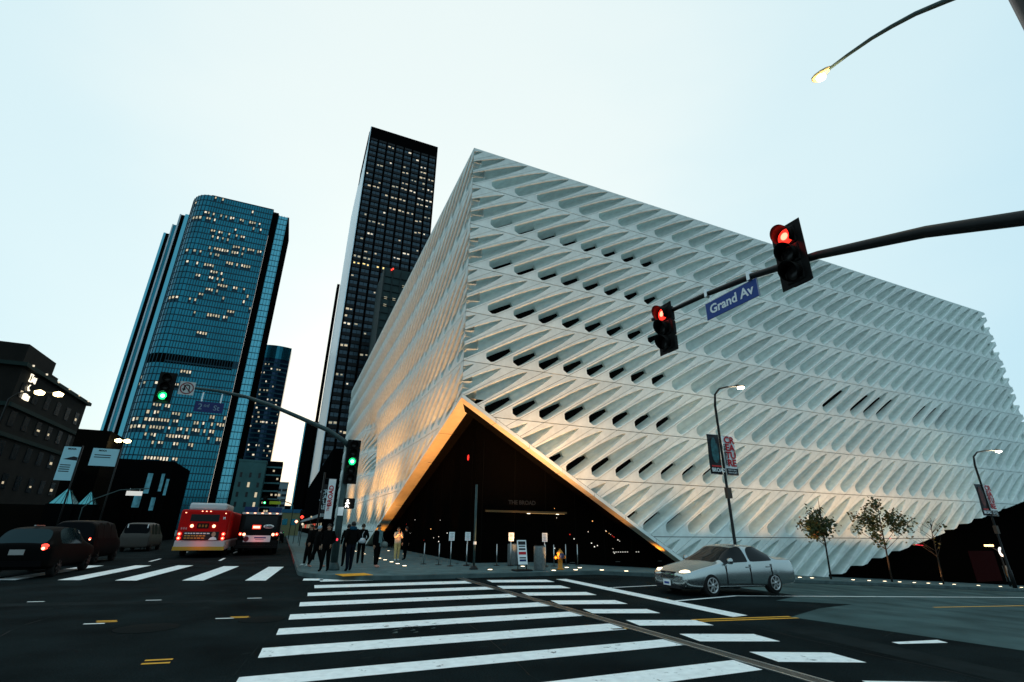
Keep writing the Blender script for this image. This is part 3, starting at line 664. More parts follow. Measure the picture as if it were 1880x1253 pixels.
# lamp posts with museum banners
HEADM = glow('street_lamp_lens', (1, .84, .6), 14)
def lamp_banner(x, y, dx, hz, tilt, bz, bh, label, blabel, k):
    zb = zz(x) + .15
    t = thing('street_lamp', label, 'street lamp', (x, y, zb), 0, 'lamp posts with banners on the cross street')
    h = hz - zb
    m = MB(); m.tube([(0, 0, 0), (0, 0, 1.1), (0, 0, 1.15), (0, 0, h - 1.4), (.05 * dx, 0, h - .75), (.22 * dx, 0, h - .35), (.5 * dx, 0, h - .15), (.85 * dx, 0, h)], [.13, .12, .085, .07, .06, .055, .05, .045], 12); m.build('pole', DPOLE, t)
    m = MB(); m.box((dx * .95, 0, h + .03), (.62, .24, .09)); o = m.build('lamp_head', DPOLE, t); o.modifiers.new('b', 'BEVEL').width = .03
    MB().lathe((dx * .98, 0, h - .02), [(.2, 0), (.19, -.09), (.0, -.15)], 14).build('lamp_lens', HEADM, t); point(t, (dx * .98, 0, h - .25), 90, (1, .8, .52), .12)
    MB().box((.05, 0, bz - zb - .95), (.3, .2, .55)).build('control_box', mat('box_brown', (.06, .045, .035), .6), t)
    for side in (-1, 1):
        b = thing('banner', blabel[0 if side < 0 else 1], 'banner', (x + side * .56, y, bz), 0, 'museum banners on lamp posts')
        m = MB(); nx, nz = 6, 8; w = .86
        vs = [((i / nx - .5) * w, .03 * math.sin(i * 1.1 + j * .7 + k), (j / nz) * bh) for j in range(nz + 1) for i in range(nx + 1)]
        m.add(vs, [(j * (nx + 1) + i, j * (nx + 1) + i + 1, (j + 1) * (nx + 1) + i + 1, (j + 1) * (nx + 1) + i) for j in range(nz) for i in range(nx)], 0, True)
        o = m.build('cloth', WHITE if side > 0 else BLACKINK, b); o.modifiers.new('s', 'SOLIDIFY').thickness = .006
        for zz_ in (0, bh): MB().tube([(-.5 * w - (side > 0) * .15, 0, zz_), (.5 * w + (side < 0) * .15, 0, zz_)], .018, 6).build('banner_rod', CHROME, b)
        f = -.045
        if side > 0:
            for q, s in enumerate(('CR', 'EA', 'TU', 'RE')): text('print_lettering', s, bh * .235, REDINK, b, (.05, f, bh * (.885 - q * .195)), (1, 0, 0), (0, 0, 1), bold=.018, sx=1.15)
            m = MB(); m.box((0, f + .008, bh * .09), (w * .98, .012, bh * .16)); m.build('print_block', BLACKINK, b)
            text('print_lettering', 'NOV 5, 2016-', bh * .05, WHITE, b, (0, f - .004, bh * .12), (1, 0, 0), (0, 0, 1)); text('print_lettering', 'MAR 19, 2017', bh * .05, WHITE, b, (0, f - .004, bh * .06), (1, 0, 0), (0, 0, 1))
            text('print_lettering', 'THE BROAD', bh * .1, BLACKINK, b, (-w * .4, f, bh * .52), (0, 0, -1), (1, 0, 0), bold=.006)
        else:
            TE = mat('print_teal', (.02, .09, .10), .5, var=.5, scale=6) if k == 0 else mat('print_rust', (.10, .02, .015), .5, var=.6, scale=7)
            m = MB()
            for cx, cz, rx, rz_ in ((.0, .8, .17, .12), (.03, .5, .3, .22), (-.15, .66, .13, .2), (.2, .62, .12, .16)):
                m.add([(w * cx + w * rx * math.cos(a * PI / 9), f, bh * cz + bh * rz_ * math.sin(a * PI / 9)) for a in range(18)], [tuple(range(18))]); f -= .002
            m.build('print_figure', TE, b)
            MB().box((0, f, bh * .2), (w * .8, .004, bh * .035)).build('print_block', mat('print_red2', (.5, .02, .02), .5), b)
            text('print_lettering', 'THE', bh * .07, WHITE, b, (-w * .3, f, bh * .09), (1, 0, 0), (0, 0, 1)); text('print_lettering', 'BROAD', bh * .13, WHITE, b, (w * .12, f, bh * .1), (1, 0, 0), (0, 0, 1), bold=.006)
lamp_banner(21.63, 20.25, 2.35, 9.95, 0, 4.68, 2.15, 'lit street lamp with banners behind the silver car', ('dark teal banner on the lamp behind the silver car', 'white CREATURE banner with red letters behind the silver car'), 0)
lamp_banner(47.3, 20.25, 4.3, 8.1, 0, 3.1, 2.2, 'lit street lamp with banners far down the slope by the garage', ('dark red banner on the far lamp by the garage', 'white CREATURE banner with red letters on the far lamp by the garage'), 1)
# avenue banner pole near the corner pole
t = thing('banner_pole', 'dark pole carrying museum banners along the avenue pavement', 'pole', (1.85, 33, .15))
m = MB(); m.tube([(.0, 0, 0), (0, 0, 4.8)], .06, 10); m.build('pole', DPOLE, t)
for z in (2.1, 4.45): MB().box((.38, 0, z), (.75, .03, .03)).build('bracket', DPOLE, t)
b = thing('banner', 'tall white THE BROAD banner with red letters left of the corner pole', 'banner', (2.36, 32.96, 2.25), 0, 'museum banners on lamp posts')
m = MB(); m.box((0, 0, 1.16), (.42, .012, 2.32)); m.build('cloth', WHITE, b)
text('print_lettering', 'BROAD', .36, REDINK, b, (0, -.012, 1.33), (0, 0, 1), (-1, 0, 0), bold=.012); text('print_lettering', 'THE', .2, REDINK, b, (-.04, -.012, .62), (0, 0, 1), (-1, 0, 0), bold=.006)
b = thing('banner', 'dark banner with pale letters behind the THE BROAD banner', 'banner', (2.0, 33.06, 2.6), 0, 'museum banners on lamp posts')
m = MB(); m.box((0, 0, .8), (.4, .012, 1.7)); m.build('cloth', BLACKINK, b)
for q, s in enumerate(('CR', 'EA', 'TU', 'RE')): text('print_lettering', s, .34, mat('print_pale', (.4, .5, .52), .5), b, (-.02, -.012, 1.2 - q * .3), (1, 0, 0), (0, 0, 1), bold=.01)

# litter bins, hydrant, sandwich board, posts with notices
def bin_(x, y, h, r, label, mt):
    t = thing('litter_bin', label, 'litter bin', (x, y, .156), 0, 'round litter bins')
    m = MB(); m.lathe((0, 0, 0), [(r * .96, 0), (r, .04), (r, h - .05), (r * .97, h)], 28); m.build('shell', mt, t)
    m = MB(); m.lathe((0, 0, h), [(r * .97, .0), (r * .9, .03), (r * .5, .035), (r * .48, -.1)], 28); m.build('rim', DPOLE, t)
BINM = mat('bin_steel', (.13, .15, .15), .5, metal=.5, var=.25, scale=12)
bin_(10.3, 20.35, .95, .25, 'large grey cylindrical litter bin beside the yellow hydrant', BINM)
bin_(10.45, 26.2 - 2.6, .95, .24, 'grey cylindrical litter bin farther back by the lobby glass', BINM)
t = thing('fire_hydrant', 'yellow orange fire hydrant at the kerb in front of the lobby', 'hydrant', (11.3, 20.35, .156))
HY = mat('hydrant_yellow', (.42, .17, .02), .5, var=.25, scale=9)
m = MB(); m.lathe((0, 0, 0), [(.16, 0), (.16, .05), (.10, .07), (.10, .42), (.13, .44), (.13, .52), (.15, .54), (.15, .66), (.13, .70), (.07, .78), (.03, .80), (.03, .84)], 18); m.build('barrel', HY, t)
for a in (0, PI): m = MB(); m.lathe((0, 0, .5), [(.05, .1), (.07, .2), (.07, .25), (.03, .26)], 12, axis='X'); o = m.build('side_outlet', HY, t, None, a)
m = MB(); m.lathe((0, 0, .56), [(.11, -.10), (.11, -.2), (.04, -.21)], 14, axis='Y'); m.build('front_outlet', mat('hydrant_blue', (.02, .03, .08), .5), t)
t = thing('sandwich_board', 'leaning white sandwich board with red and black notice near the bin', 'sign board', (9.4, 20.2, .156))
m = MB(); m.box((0, 0, .72), (.42, .03, .95), rx=-.18); o = m.build('panel', WHITE, t)
m = MB(); m.box((0, 0, .03), (.75, .5, .06)); m.build('base', DPOLE, t)
for x in (-.2, .2): MB().tube([(x, .0, .05), (x, -.03, .35)], .02, 6).build('leg', DPOLE, t)
for z, h, mt in ((1.08, .14, BLACKINK), (.95, .05, BLACKINK), (.84, .07, BLACKINK), (.68, .11, REDINK), (.5, .05, BLACKINK), (.40, .08, SIGNBLUE2)):
    o = MB().box((0, -.0185, z - .72), (.3 if h < .1 else .34, .004, h)).build('print_block', mt, t); o.location.z = .72; o.rotation_euler.x = -.18
def post(x, y, label, notice=False, h=.95):
    t = thing('queue_post', label, 'post', (x, y, .156), 0, 'thin steel posts before the lobby')
    m = MB(); m.tube([(0, 0, 0), (0, 0, h if not notice else 1.12)], .022, 8); m.build('pole', CHROME, t)
    m = MB(); m.lathe((0, 0, 0), [(.16, 0), (.15, .02), (.03, .035)], 14); m.build('base', DPOLE, t)
    if notice:
        m = MB(); m.box((0, -.03, 1.28), (.27, .012, .38)); m.build('notice', WHITE, t)
        for k in range(5): MB().box((0, -.038, 1.4 - k * .06), (.18 - .03 * (k % 2), .003, .02)).build('print_line', REDINK if k == 4 else mat('print_grey', (.2, .2, .22), .6), t)
for i, (x, y, nt_) in enumerate([(7.05, 24.6, 0), (6.5, 25.3, 0), (7.35, 23.7, 1), (8.1, 23.6, 0), (8.25, 24.0, 1), (8.35, 23.3, 0), (9.55, 23.4, 0), (10.15, 23.1, 1), (10.6, 23.3, 0), (11.4, 22.0, 1), (11.75, 22.6, 0), (12.1, 22.4, 0), (13.1, 23.0, 0), (13.65, 22.8, 0)]):
    post(x, y, f'{(ord_ + ["fourteenth"])[i]} thin steel post from left in the lobby queue' + (', white notice on top' if nt_ else ''), nt_)
# ------------------------------------------------------------------ vehicles
def ev_mesh(o):
    dg = bpy.context.evaluated_depsgraph_get(); me = bpy.data.meshes.new_from_object(o.evaluated_get(dg)); return me
def split(me, idx):
    """faces of material idx as a mesh of their own"""
    v = []; f = []; mp = {}
    for p in me.polygons:
        if p.material_index == idx:
            q = []
            for i in p.vertices:
                if i not in mp: mp[i] = len(v); v.append(me.vertices[i].co[:])
                q.append(mp[i])
            f.append(q)
    r = bpy.data.meshes.new('part'); r.from_pydata(v, [], f); r.update()
    for p in r.polygons: p.use_smooth = True
    return r
CARGLASS = mat('car_glass', (.003, .005, .006), .06, spec=.14)
HEADL = glow('headlight_lit', (1, .80, .52), 2.6); TAILL = glow('taillight_lit', (1, .05, .03), 2.4); TAILC = glow('taillight_core', (1, .35, .2), 5)
TAILO = mat('taillight_off', (.25, .012, .01), .25)
RIMM = mat('alloy_rim', (.42, .43, .43), .35, metal=.9)
def wheel(parent, x, y, r, w):
    s = 1 if y > 0 else -1
    wo = MB().lathe((x, y, r), [(r * .62, -w / 2), (r * .92, -w / 2), (r, -w * .32), (r, w * .32), (r * .92, w / 2), (r * .62, w / 2)], 28, axis='Y').build('tyre', RUBBER, parent)
    m = MB(); m.lathe((x, y + s * w * .5, r), [(r * .64, .0), (r * .66, .03), (r * .6, .03), (r * .56, .0)], 24, axis='Y')
    for k in range(7):
        a = 2 * PI * k / 7; b0 = len(m.v); m.box((r * .33, 0, 0), (r * .5, .03, r * .15))
        M = Matrix.Translation((x, y + s * w * .56, r)) @ Matrix.Rotation(a, 4, 'Y'); m.v[b0:] = [tuple(M @ Vector(p)) for p in m.v[b0:]]
    m.lathe((x, y + s * w * .58, r), [(r * .16, -.02), (r * .14, .02)], 12, axis='Y'); m.build('rim', RIMM, wo)
    m = MB(); m.lathe((x, y + s * w * .2, r), [(r * .62, -.01), (r * .62, .01)], 20, axis='Y'); m.build('brake_disc', mat('brake_dark', (.03, .03, .03), .6), wo)
def car(name, label, cat, loc, rz, st, paint, wb, wr=.32, track=.76, lights='none', group=None, glass=None, taillit=True):
    """st: stations (x, z_bottom, half_w_sill, half_w_mid, z_belt, half_w_belt, z_top, half_w_top, glass_side, glass_top)"""
    t = thing(name, label, cat, loc, rz, group); V = []; F = []; M = []; npt = 13
    for (x, zb, ws, wm, zbelt, wbelt, zt, wt, gs_, gt_) in st:
        zm = zb + (zbelt - zb) * .52
        half = [(0, zb), (ws * .9, zb), (ws, zb + .1), (wm, zm), (wbelt, zbelt), (wt, zt - .035), (wt * .62, zt)]
        ring = [(y, z) for y, z in half] + [(0, zt + .012)] + [(-y, z) for y, z in half[:0:-1]]
        for y, z in ring: V.append((x, y, z))
    n = 14; V2 = V
    for i in range(len(st) - 1):
        for k in range(n):
            j = (k + 1) % n; F.append((i * n + k, i * n + j, (i + 1) * n + j, (i + 1) * n + k))
            side = k in (4, 9); top = k in (5, 6, 7, 8)
            M.append(1 if (side and st[i][8]) or (top and st[i][9]) else 0)
    F.append(tuple(range(n))); M.append(0); F.append(tuple(range(len(V) - n, len(V)))[::-1]); M.append(0)
    me = bpy.data.meshes.new('body'); me.from_pydata(V, [], F); me.materials.append(paint); me.materials.append(glass or CARGLASS); me.polygons.foreach_set('material_index', M); me.update()
    bm = bmesh.new(); bm.from_mesh(me); bmesh.ops.recalc_face_normals(bm, faces=bm.faces)
    cl = bm.edges.layers.float.new('crease_edge')
    for e in bm.edges:
        if len(e.link_faces) == 2 and e.link_faces[0].material_index != e.link_faces[1].material_index: e[cl] = 1.0
        elif abs(e.verts[0].index % 14 - e.verts[1].index % 14) == 0 and e.verts[0].index % 14 in (2, 4, 10, 12): e[cl] = .5
    bm.to_mesh(me); bm.free()
    o = link('body', me); ss = o.modifiers.new('s', 'SUBSURF'); ss.levels = 2; ss.render_levels = 2
    cut = MB()
    for wx in wb:
        for s in (-1, 1): cut.lathe((wx, s * (track + .05), wr), [(wr + .055, -.22), (wr + .055, .3)], 28, axis='Y')
    co = cut.build('cutter', paint); bo = o.modifiers.new('b', 'BOOLEAN'); bo.object = co; bo.solver = 'EXACT'
    em = ev_mesh(o); bpy.data.objects.remove(o); bpy.data.objects.remove(co)
    body = split(em, 0); body.materials.append(paint); bo_ = link('body', body, t)
    gl = split(em, 1); gl.materials.append(glass or CARGLASS); link('windows', gl, t)
    for wx in wb:
        for s in (-1, 1): wheel(t, wx, s * track, wr, .21)
    return t
SILVER = mat('silver_paint', (.38, .42, .42), .2, metal=.92)
sed = [(2.36, .30, .60, .66, .58, .62, .62, .50, 0, 0), (2.28, .22, .74, .80, .64, .76, .70, .58, 0, 0), (2.0, .19, .82, .875, .72, .83, .80, .62, 0, 0), (1.5, .19, .85, .895, .82, .85, .89, .66, 0, 0),
       (1.02, .19, .86, .90, .90, .86, .965, .70, 0, 1), (.80, .19, .86, .90, .92, .86, 1.09, .70, 1, 1), (.18, .19, .86, .90, .94, .86, 1.385, .63, 1, 0), (.0, .19, .86, .90, .945, .86, 1.43, .62, 1, 0), (-.28, .19, .86, .90, .95, .86, 1.455, .615, 0, 0), (-.36, .19, .86, .90, .95, .86, 1.455, .615, 1, 0),
       (-.98, .19, .86, .90, .965, .86, 1.42, .61, 1, 1), (-1.38, .19, .86, .90, .98, .86, 1.24, .63, 0, 1), (-1.66, .20, .86, .90, .985, .85, 1.085, .66, 0, 0), (-1.74, .20, .86, .895, .99, .85, 1.07, .66, 0, 0), (-2.1, .21, .85, .885, .99, .82, 1.06, .66, 0, 0), (-2.30, .23, .83, .87, .985, .80, 1.055, .66, 0, 0), (-2.37, .24, .81, .85, .96, .78, 1.03, .65, 0, 0), (-2.41, .26, .80, .84, .88, .77, .93, .66, 0, 0), (-2.43, .32, .78, .82, .74, .76, .78, .66, 0, 0)]
cx, cy = 13.12, 12.95
t = car('silver_sedan', 'silver four-door sedan with lit headlights waiting at the stop line', 'car', (cx, cy, -.02), PI, sed, SILVER, (1.38, -1.34), .325, .78)
t.scale = (.95, .95, .97)
for s in (-1, 1):
    o = MB().lathe((0, 0, 0), [(.16, -.16), (.15, .02), (.09, .055), (0, .065)], 18, axis='X').build('headlight', HEADL, t, (2.17, s * .61, .665), s * .5); o.scale = (1, 1.25, .5)
    MB().lathe((2.22, s * .66, .34), [(.05, 0), (.05, .05), (0, .06)], 10, axis='X').build('fog_light', mat('fog_lens', (.4, .42, .42), .15), t)
    MB().box((-2.25, s * .62, .86), (.22, .3, .16)).build('taillight', TAILO, t)
    m = MB(); m.lathe((.62, s * .98, .99), [(.02, -.1), (.085, -.07), (.09, .05), (.02, .08)], 12, axis='Y'); m.build('wing_mirror', SILVER, t)
    for x in (-.25, -1.15): MB().box((x, s * .905, .80), (.18, .03, .035)).build('door_handle', CHROME, t)
    for x in (.72, -.32, -1.28):
        MB().box((x, s * .893, .60), (.007, .03, .56)).build('door_seam', BLACKINK, t)
m = MB()
for k in range(4): m.box((2.335, 0, .50 + k * .045), (.06, .62 - k * .01, .022))
m.build('grille', mat('grille_dark', (.02, .02, .02), .3, metal=.5), t)
MB().box((2.30, 0, .58), (.05, .66, .2)).build('grille_surround', BLACKINK, t)
m = MB(); n = 18; m.add([(2.375, .075 * math.cos(2 * PI * k / n) * q, .61 + .05 * math.sin(2 * PI * k / n) * q) for q in (1, .75) for k in range(n)], [(k, (k + 1) % n, n + (k + 1) % n, n + k) for k in range(n)]); m.box((2.374, 0, .615), (.004, .02, .08)); m.build('badge', CHROME, t)
MB().box((2.395, 0, .37), (.02, .32, .16)).build('number_plate', WHITE, t)
MB().box((2.406, 0, .36), (.004, .22, .06)).build('plate_print', mat('plate_blue', (.03, .06, .25), .5), t)
MB().box((2.33, 0, .27), (.1, 1.1, .09)).build('lower_grille', BLACKINK, t)
spot(t, (2.42, .6, .64), (12, .6, -.2), 60, (1, .85, .6), rad(60)); spot(t, (2.42, -.6, .64), (12, -.6, -.2), 60, (1, .85, .6), rad(60))

BLKP = mat('black_paint', (.003, .003, .003), .5, spec=.01); DKP = mat('dark_paint', (.003, .003, .0035), .45, spec=.02)
SKYG = mat('window_sky_tint', (.006, .022, .027), .08, metal=.6)
suv = [(2.3, .34, .62, .70, .74, .66, .80, .5, 0, 0), (2.2, .26, .80, .86, .82, .80, .92, .62, 0, 0), (1.6, .25, .88, .93, .98, .86, 1.04, .7, 0, 0), (1.05, .25, .9, .94, 1.04, .88, 1.12, .74, 0, 1),
       (.35, .25, .9, .94, 1.06, .88, 1.58, .66, 1, 0), (-.1, .25, .9, .94, 1.07, .88, 1.66, .66, 1, 0), (-.75, .25, .9, .94, 1.08, .88, 1.68, .66, 1, 0), (-1.55, .25, .9, .94, 1.1, .88, 1.65, .66, 0, 0), (-1.75, .25, .9, .94, 1.1, .87, 1.6, .65, 0, 1), (-2.2, .28, .88, .92, 1.1, .84, 1.14, .72, 0, 0), (-2.32, .36, .8, .84, 1.0, .78, 1.04, .66, 0, 0)]
def rear_kit(t, x, zs, ys, plate=.85, lit=True):
    for w_ in t.children:
        for r_ in w_.children:
            if r_.name.startswith('rim'): objmat(r_, mat('dark_rim', (.02, .02, .02), .5, metal=.5))
    for s in (-1, 1):
        MB().lathe((x + .1, s * ys, zs), [(.16, .12), (.15, -.06), (.06, -.11), (0, -.115)], 14, axis='X').build('taillight', TAILL if lit else TAILO, t)
        if lit: MB().lathe((x - .02, s * ys, zs), [(.05, 0), (0, -.02)], 10, axis='X').build('taillight_core', TAILC, t)
    MB().box((x - .03, 0, plate), (.03, .4, .17)).build('number_plate', mat('plate_dim', (.25, .25, .24), .5), t)
    MB().box((x + .03, 0, .48), (.16, 1.5, .18)).build('rear_bumper', DKP, t)
t = car('black_crossover', 'glossy black crossover at the left edge with sky in its rear window', 'car', (-8.2, 25.9, 0), PI / 2, suv, BLKP, (1.4, -1.38), .35, .8, glass=SKYG, group='cars heading away up the avenue'); t.scale = (1.12, 1.02, 1.0)
rear_kit(t, -2.28, .97, .66)
m = MB(); m.box((-1.3, .0, 1.71), (.7, .05, .03)); m.build('roof_rail', CHROME, t)
van = [(2.42, .34, .62, .72, .84, .68, .92, .5, 0, 0), (2.32, .26, .82, .88, .92, .82, 1.02, .64, 0, 0), (1.75, .25, .9, .94, 1.08, .88, 1.16, .74, 0, 1), (1.05, .25, .91, .95, 1.12, .9, 1.78, .74, 0, 0), (.95, .25, .91, .95, 1.12, .9, 1.84, .74, 1, 0),
       (.0, .25, .91, .95, 1.13, .9, 1.95, .75, 0, 0), (-.12, .25, .91, .95, 1.13, .9, 1.955, .75, 1, 0), (-1.2, .25, .91, .95, 1.14, .9, 1.95, .75, 0, 0), (-1.3, .25, .91, .95, 1.14, .9, 1.95, .75, 1, 0), (-2.05, .25, .91, .95, 1.15, .9, 1.92, .75, 0, 0), (-2.2, .26, .91, .94, 1.15, .89, 1.90, .75, 0, 0), (-2.28, .26, .9, .93, 1.15, .88, 1.84, .74, 0, 1), (-2.40, .27, .89, .92, 1.14, .87, 1.22, .80, 0, 0), (-2.44, .28, .89, .92, 1.12, .87, 1.16, .80, 0, 0), (-2.50, .34, .86, .88, .9, .84, .95, .78, 0, 0)]
t = car('dark_van', 'tall dark van behind the black crossover, sky gleam on its roof', 'van', (-8.9, 32.8, 0), PI / 2, van, DKP, (1.5, -1.45), .36, .8, glass=mat('dark_car_glass', (.003, .004, .005), .45, spec=.03), group='cars heading away up the avenue')
rear_kit(t, -2.42, 1.1, .7)
t = car('silver_suv', 'pale boxy SUV with red tail lights ahead of the dark van', 'car', (-9.6, 47.5, 0), PI / 2, van, mat('tan_silver', (.045, .041, .035), .4), (1.5, -1.45), .36, .8, glass=MATS['dark_car_glass'], group='cars heading away up the avenue')
rear_kit(t, -2.42, .95, .72)
for s in (-1, 1): MB().box((-2.3, s * .6, 1.5), (.05, .06, .7)).build('rear_pillar', WHITE, t)
for x, y, lb in ((-6.4, 66, 'small distant car with red tail lights between the buses and the left pavement'), (-3.0, 78, 'distant car with red tail lights beyond the red bus'), (-.6, 70, 'distant car with red tail lights right of the second bus')):
    t = car('distant_car', lb, 'car', (x, y, 0), PI / 2, sed, DKP, (1.38, -1.34), .325, .78, group='distant cars on the avenue'); rear_kit(t, -2.36, .8, .62)
# buses seen from behind
def bus(label, x, y, w, h, red, ad):
    t = thing('city_bus', label, 'bus', (x, y, 0), 0, 'city buses heading up the avenue')
    L_ = 12.0; RD = mat('bus_red', (.42, .005, .005), .45, spec=.05); SV = mat('bus_silver', (.45, .42, .42), .4); DKB = mat('bus_dark', (.005, .005, .005), .4, spec=.08)
    m = MB(); m.span((-w / 2, 0, .95), (w / 2, L_, h)); o = m.build('body', RD if red else DKB, t); b = o.modifiers.new('b', 'BEVEL'); b.width = .14; b.segments = 3
    m = MB(); m.span((-w / 2 - .01, .03, .4), (w / 2 + .01, L_ - .03, .96)); o = m.build('skirt', SV if red else DKB, t); o.modifiers.new('b', 'BEVEL').width = .05
    if not red:
        m = MB(); m.span((-w / 2 - .012, .35, .7), (-w / 2 - .002, L_ - .3, 2.1)); m.build('side_panel', RD, t)
        m = MB(); m.span((-w / 2 + .05, -.02, h - .14), (w / 2 - .05, .2, h - .02)); m.build('rear_fairing', mat('bus_white', (.5, .5, .5), .4), t)
        m = MB()
        for s in (-1, 1): m.span((s * .75 - .4, .3, h), (s * .75 + .4, 2.2, h + .34))
        m.build('roof_unit', mat('bus_blue', (.01, .03, .10), .4), t)
    else:
        m = MB(); m.span((-w / 2 + .32, .15, h - .02), (w / 2 - .25, 4.5, h + .4)); o = m.build('roof_unit', mat('bus_white', (.5, .5, .5), .4), t); b = o.modifiers.new('b', 'BEVEL'); b.width = .12; b.segments = 2
    m = MB(); m.span((-w / 2 - .02, -.09, .42 if red else .45), (w / 2 + .02, .1, .62)); m.build('rear_bumper', mat('bumper_yellow', (.45, .26, .03), .5) if red else DKB, t)
    zt = .62
    if red:
        m = MB(); m.span((-.75, -.012, 2.02), (.75, 0, 2.42)); m.build('rear_window', CARGLASS, t)
        m = MB(); m.span((-.33, -.014, 1.62), (.28, -.002, 1.92)); o = m.build('route_display', DKB, t)
        for k in range(3): MB().box((-.2 + k * .17, -.018, 1.77), (.1, .006, .15)).build('route_print', mat('amber_dim', (.10, .04, .01), .5, em=(1, .4, .05), ems=.06), t)
        text('fleet_mark', 'M', .16, WHITE, t, (1.02, -.012, 2.22), (1, 0, 0), (0, 0, 1), bold=.01)
        for k in range(3): MB().box((-1.1 + k * .12, -.006, 1.62), (.07, .008, .12)).build('fleet_mark', mat('print_pinkish', (.5, .2, .2), .5), t)
        for x in (-.6, .55): MB().lathe((x, -.01, 1.76), [(.09, 0), (.08, -.02), (0, -.03)], 14, axis='Y').build('upper_light', TAILC, t)
        for x in (-.22, 0, .22, -1.05, 1.05): MB().box((x, -.005, 2.60 if abs(x) < 1 else 2.5), (.07, .02, .04)).build('marker_light', TAILC, t)
        ax0, ax1, az0, az1 = -.95, .9, .98, 1.45
    else:
        m = MB(); m.span((-.95, -.012, 1.55), (1.0, 0, 2.45)); m.build('rear_window', CARGLASS, t)
        m = MB(); m.span((-.45, -.02, 1.62), (.05, -.012, 1.86)); m.build('brake_panel', TAILL, t)
        m = MB(); m.span((-.40, -.026, 1.67), (0, -.021, 1.80)); m.build('brake_panel', TAILC, t)
        m = MB(); m.lathe((0, 0, 0), [(.17, 0), (.17, -.012)], 20, axis='Y'); o = m.build('badge', WHITE, t); o.scale = (1.9, 1, .75); o.location = (.52, -.012, 1.78)
        text('badge_print', 'DASH', .17, BLACKINK, t, (.52, -.032, 1.775), (1, 0, 0), (0, 0, 1), bold=.008)
        for k in range(5): MB().box((-.9 + k * .45, -.03, h - .07), (.12, .02, .04)).build('marker_light', TAILC, t)
        ax0, ax1, az0, az1 = -.85, .75, .82, 1.22
    m = MB(); m.span((ax0, -.016, az0), (ax1, -.004, az1)); a = m.build('advert_panel', BLACKINK if red else WHITE, t)
    if red:
        for k, (wd, mt) in enumerate(((1.15, WHITE), (1.0, mat('print_amber', (.5, .25, .05), .5)), (.9, MATS['print_amber']))):
            q = 0
            while q < wd: e_ = random.uniform(.08, .2); MB().box((-.88 + q + e_ / 2, -.019, az1 - .1 - k * .13), (e_, .005, .06)).build('advert_print', mt, t); q += e_ + .04
        m = MB(); m.add([(.63 + .11 * math.cos(q * PI / 8), -.019, 1.30 + .14 * math.sin(q * PI / 8)) for q in range(16)], [tuple(range(16))]); m.build('advert_portrait', mat('skin_print', (.42, .25, .17), .6), t)
        m = MB(); m.add([(.4, -.018, .985), (.85, -.018, .985), (.78, -.018, 1.12), (.63, -.018, 1.17), (.48, -.018, 1.12)], [(0, 1, 2, 3, 4)]); m.build('advert_portrait', WHITE, t)
    else:
        MB().box((.12, -.019, 1.08), (.7, .005, .08)).build('advert_print', SIGNBLUE, t); MB().box((.1, -.019, .96), (.5, .005, .04)).build('advert_print', mat('print_grey', (.2, .2, .22), .6), t); MB().add([(-.7 + .16 * math.cos(q * PI / 8), -.019, 1.0 + .17 * math.sin(q * PI / 8)) for q in range(16)], [tuple(range(16))]).build('advert_portrait', mat('print_maroon', (.12, .02, .03), .6), t)
    for s in (-1, 1):
        for k, z in enumerate((1.08, 1.32) if red else (1.3,)):
            MB().lathe((s * (w / 2 - .16), -.01, z), [(.1, 0), (.09, -.03), (0, -.04)], 14, axis='Y').build('taillight', TAILL, t)
            MB().lathe((s * (w / 2 - .16), -.045, z), [(.05, 0), (0, -.015)], 10, axis='Y').build('taillight_core', TAILC, t)
        if not red: MB().lathe((s * (w / 2 - .38), -.01, 1.28), [(.09, 0), (0, -.04)], 14, axis='Y').build('taillight', TAILC, t)
        for yy in (2.8, 9.4): MB().lathe((s * (w / 2 - .16), yy, .48), [(.28, -.14), (.48, -.13), (.48, .13), (.28, .14)], 24, axis='Y' if False else 'X').build('wheel', RUBBER, t)
    point(t, (0, -.45, .9), 7, (1, .08, .05), .3)
bus('red city bus with pale roof unit and lawyer advert on its back', -4.4, 36, 2.6, 2.68, True, 1)
bus('dark city bus with DASH badge beside the red bus', -1.42, 38.5, 2.5, 2.68, False, 2)
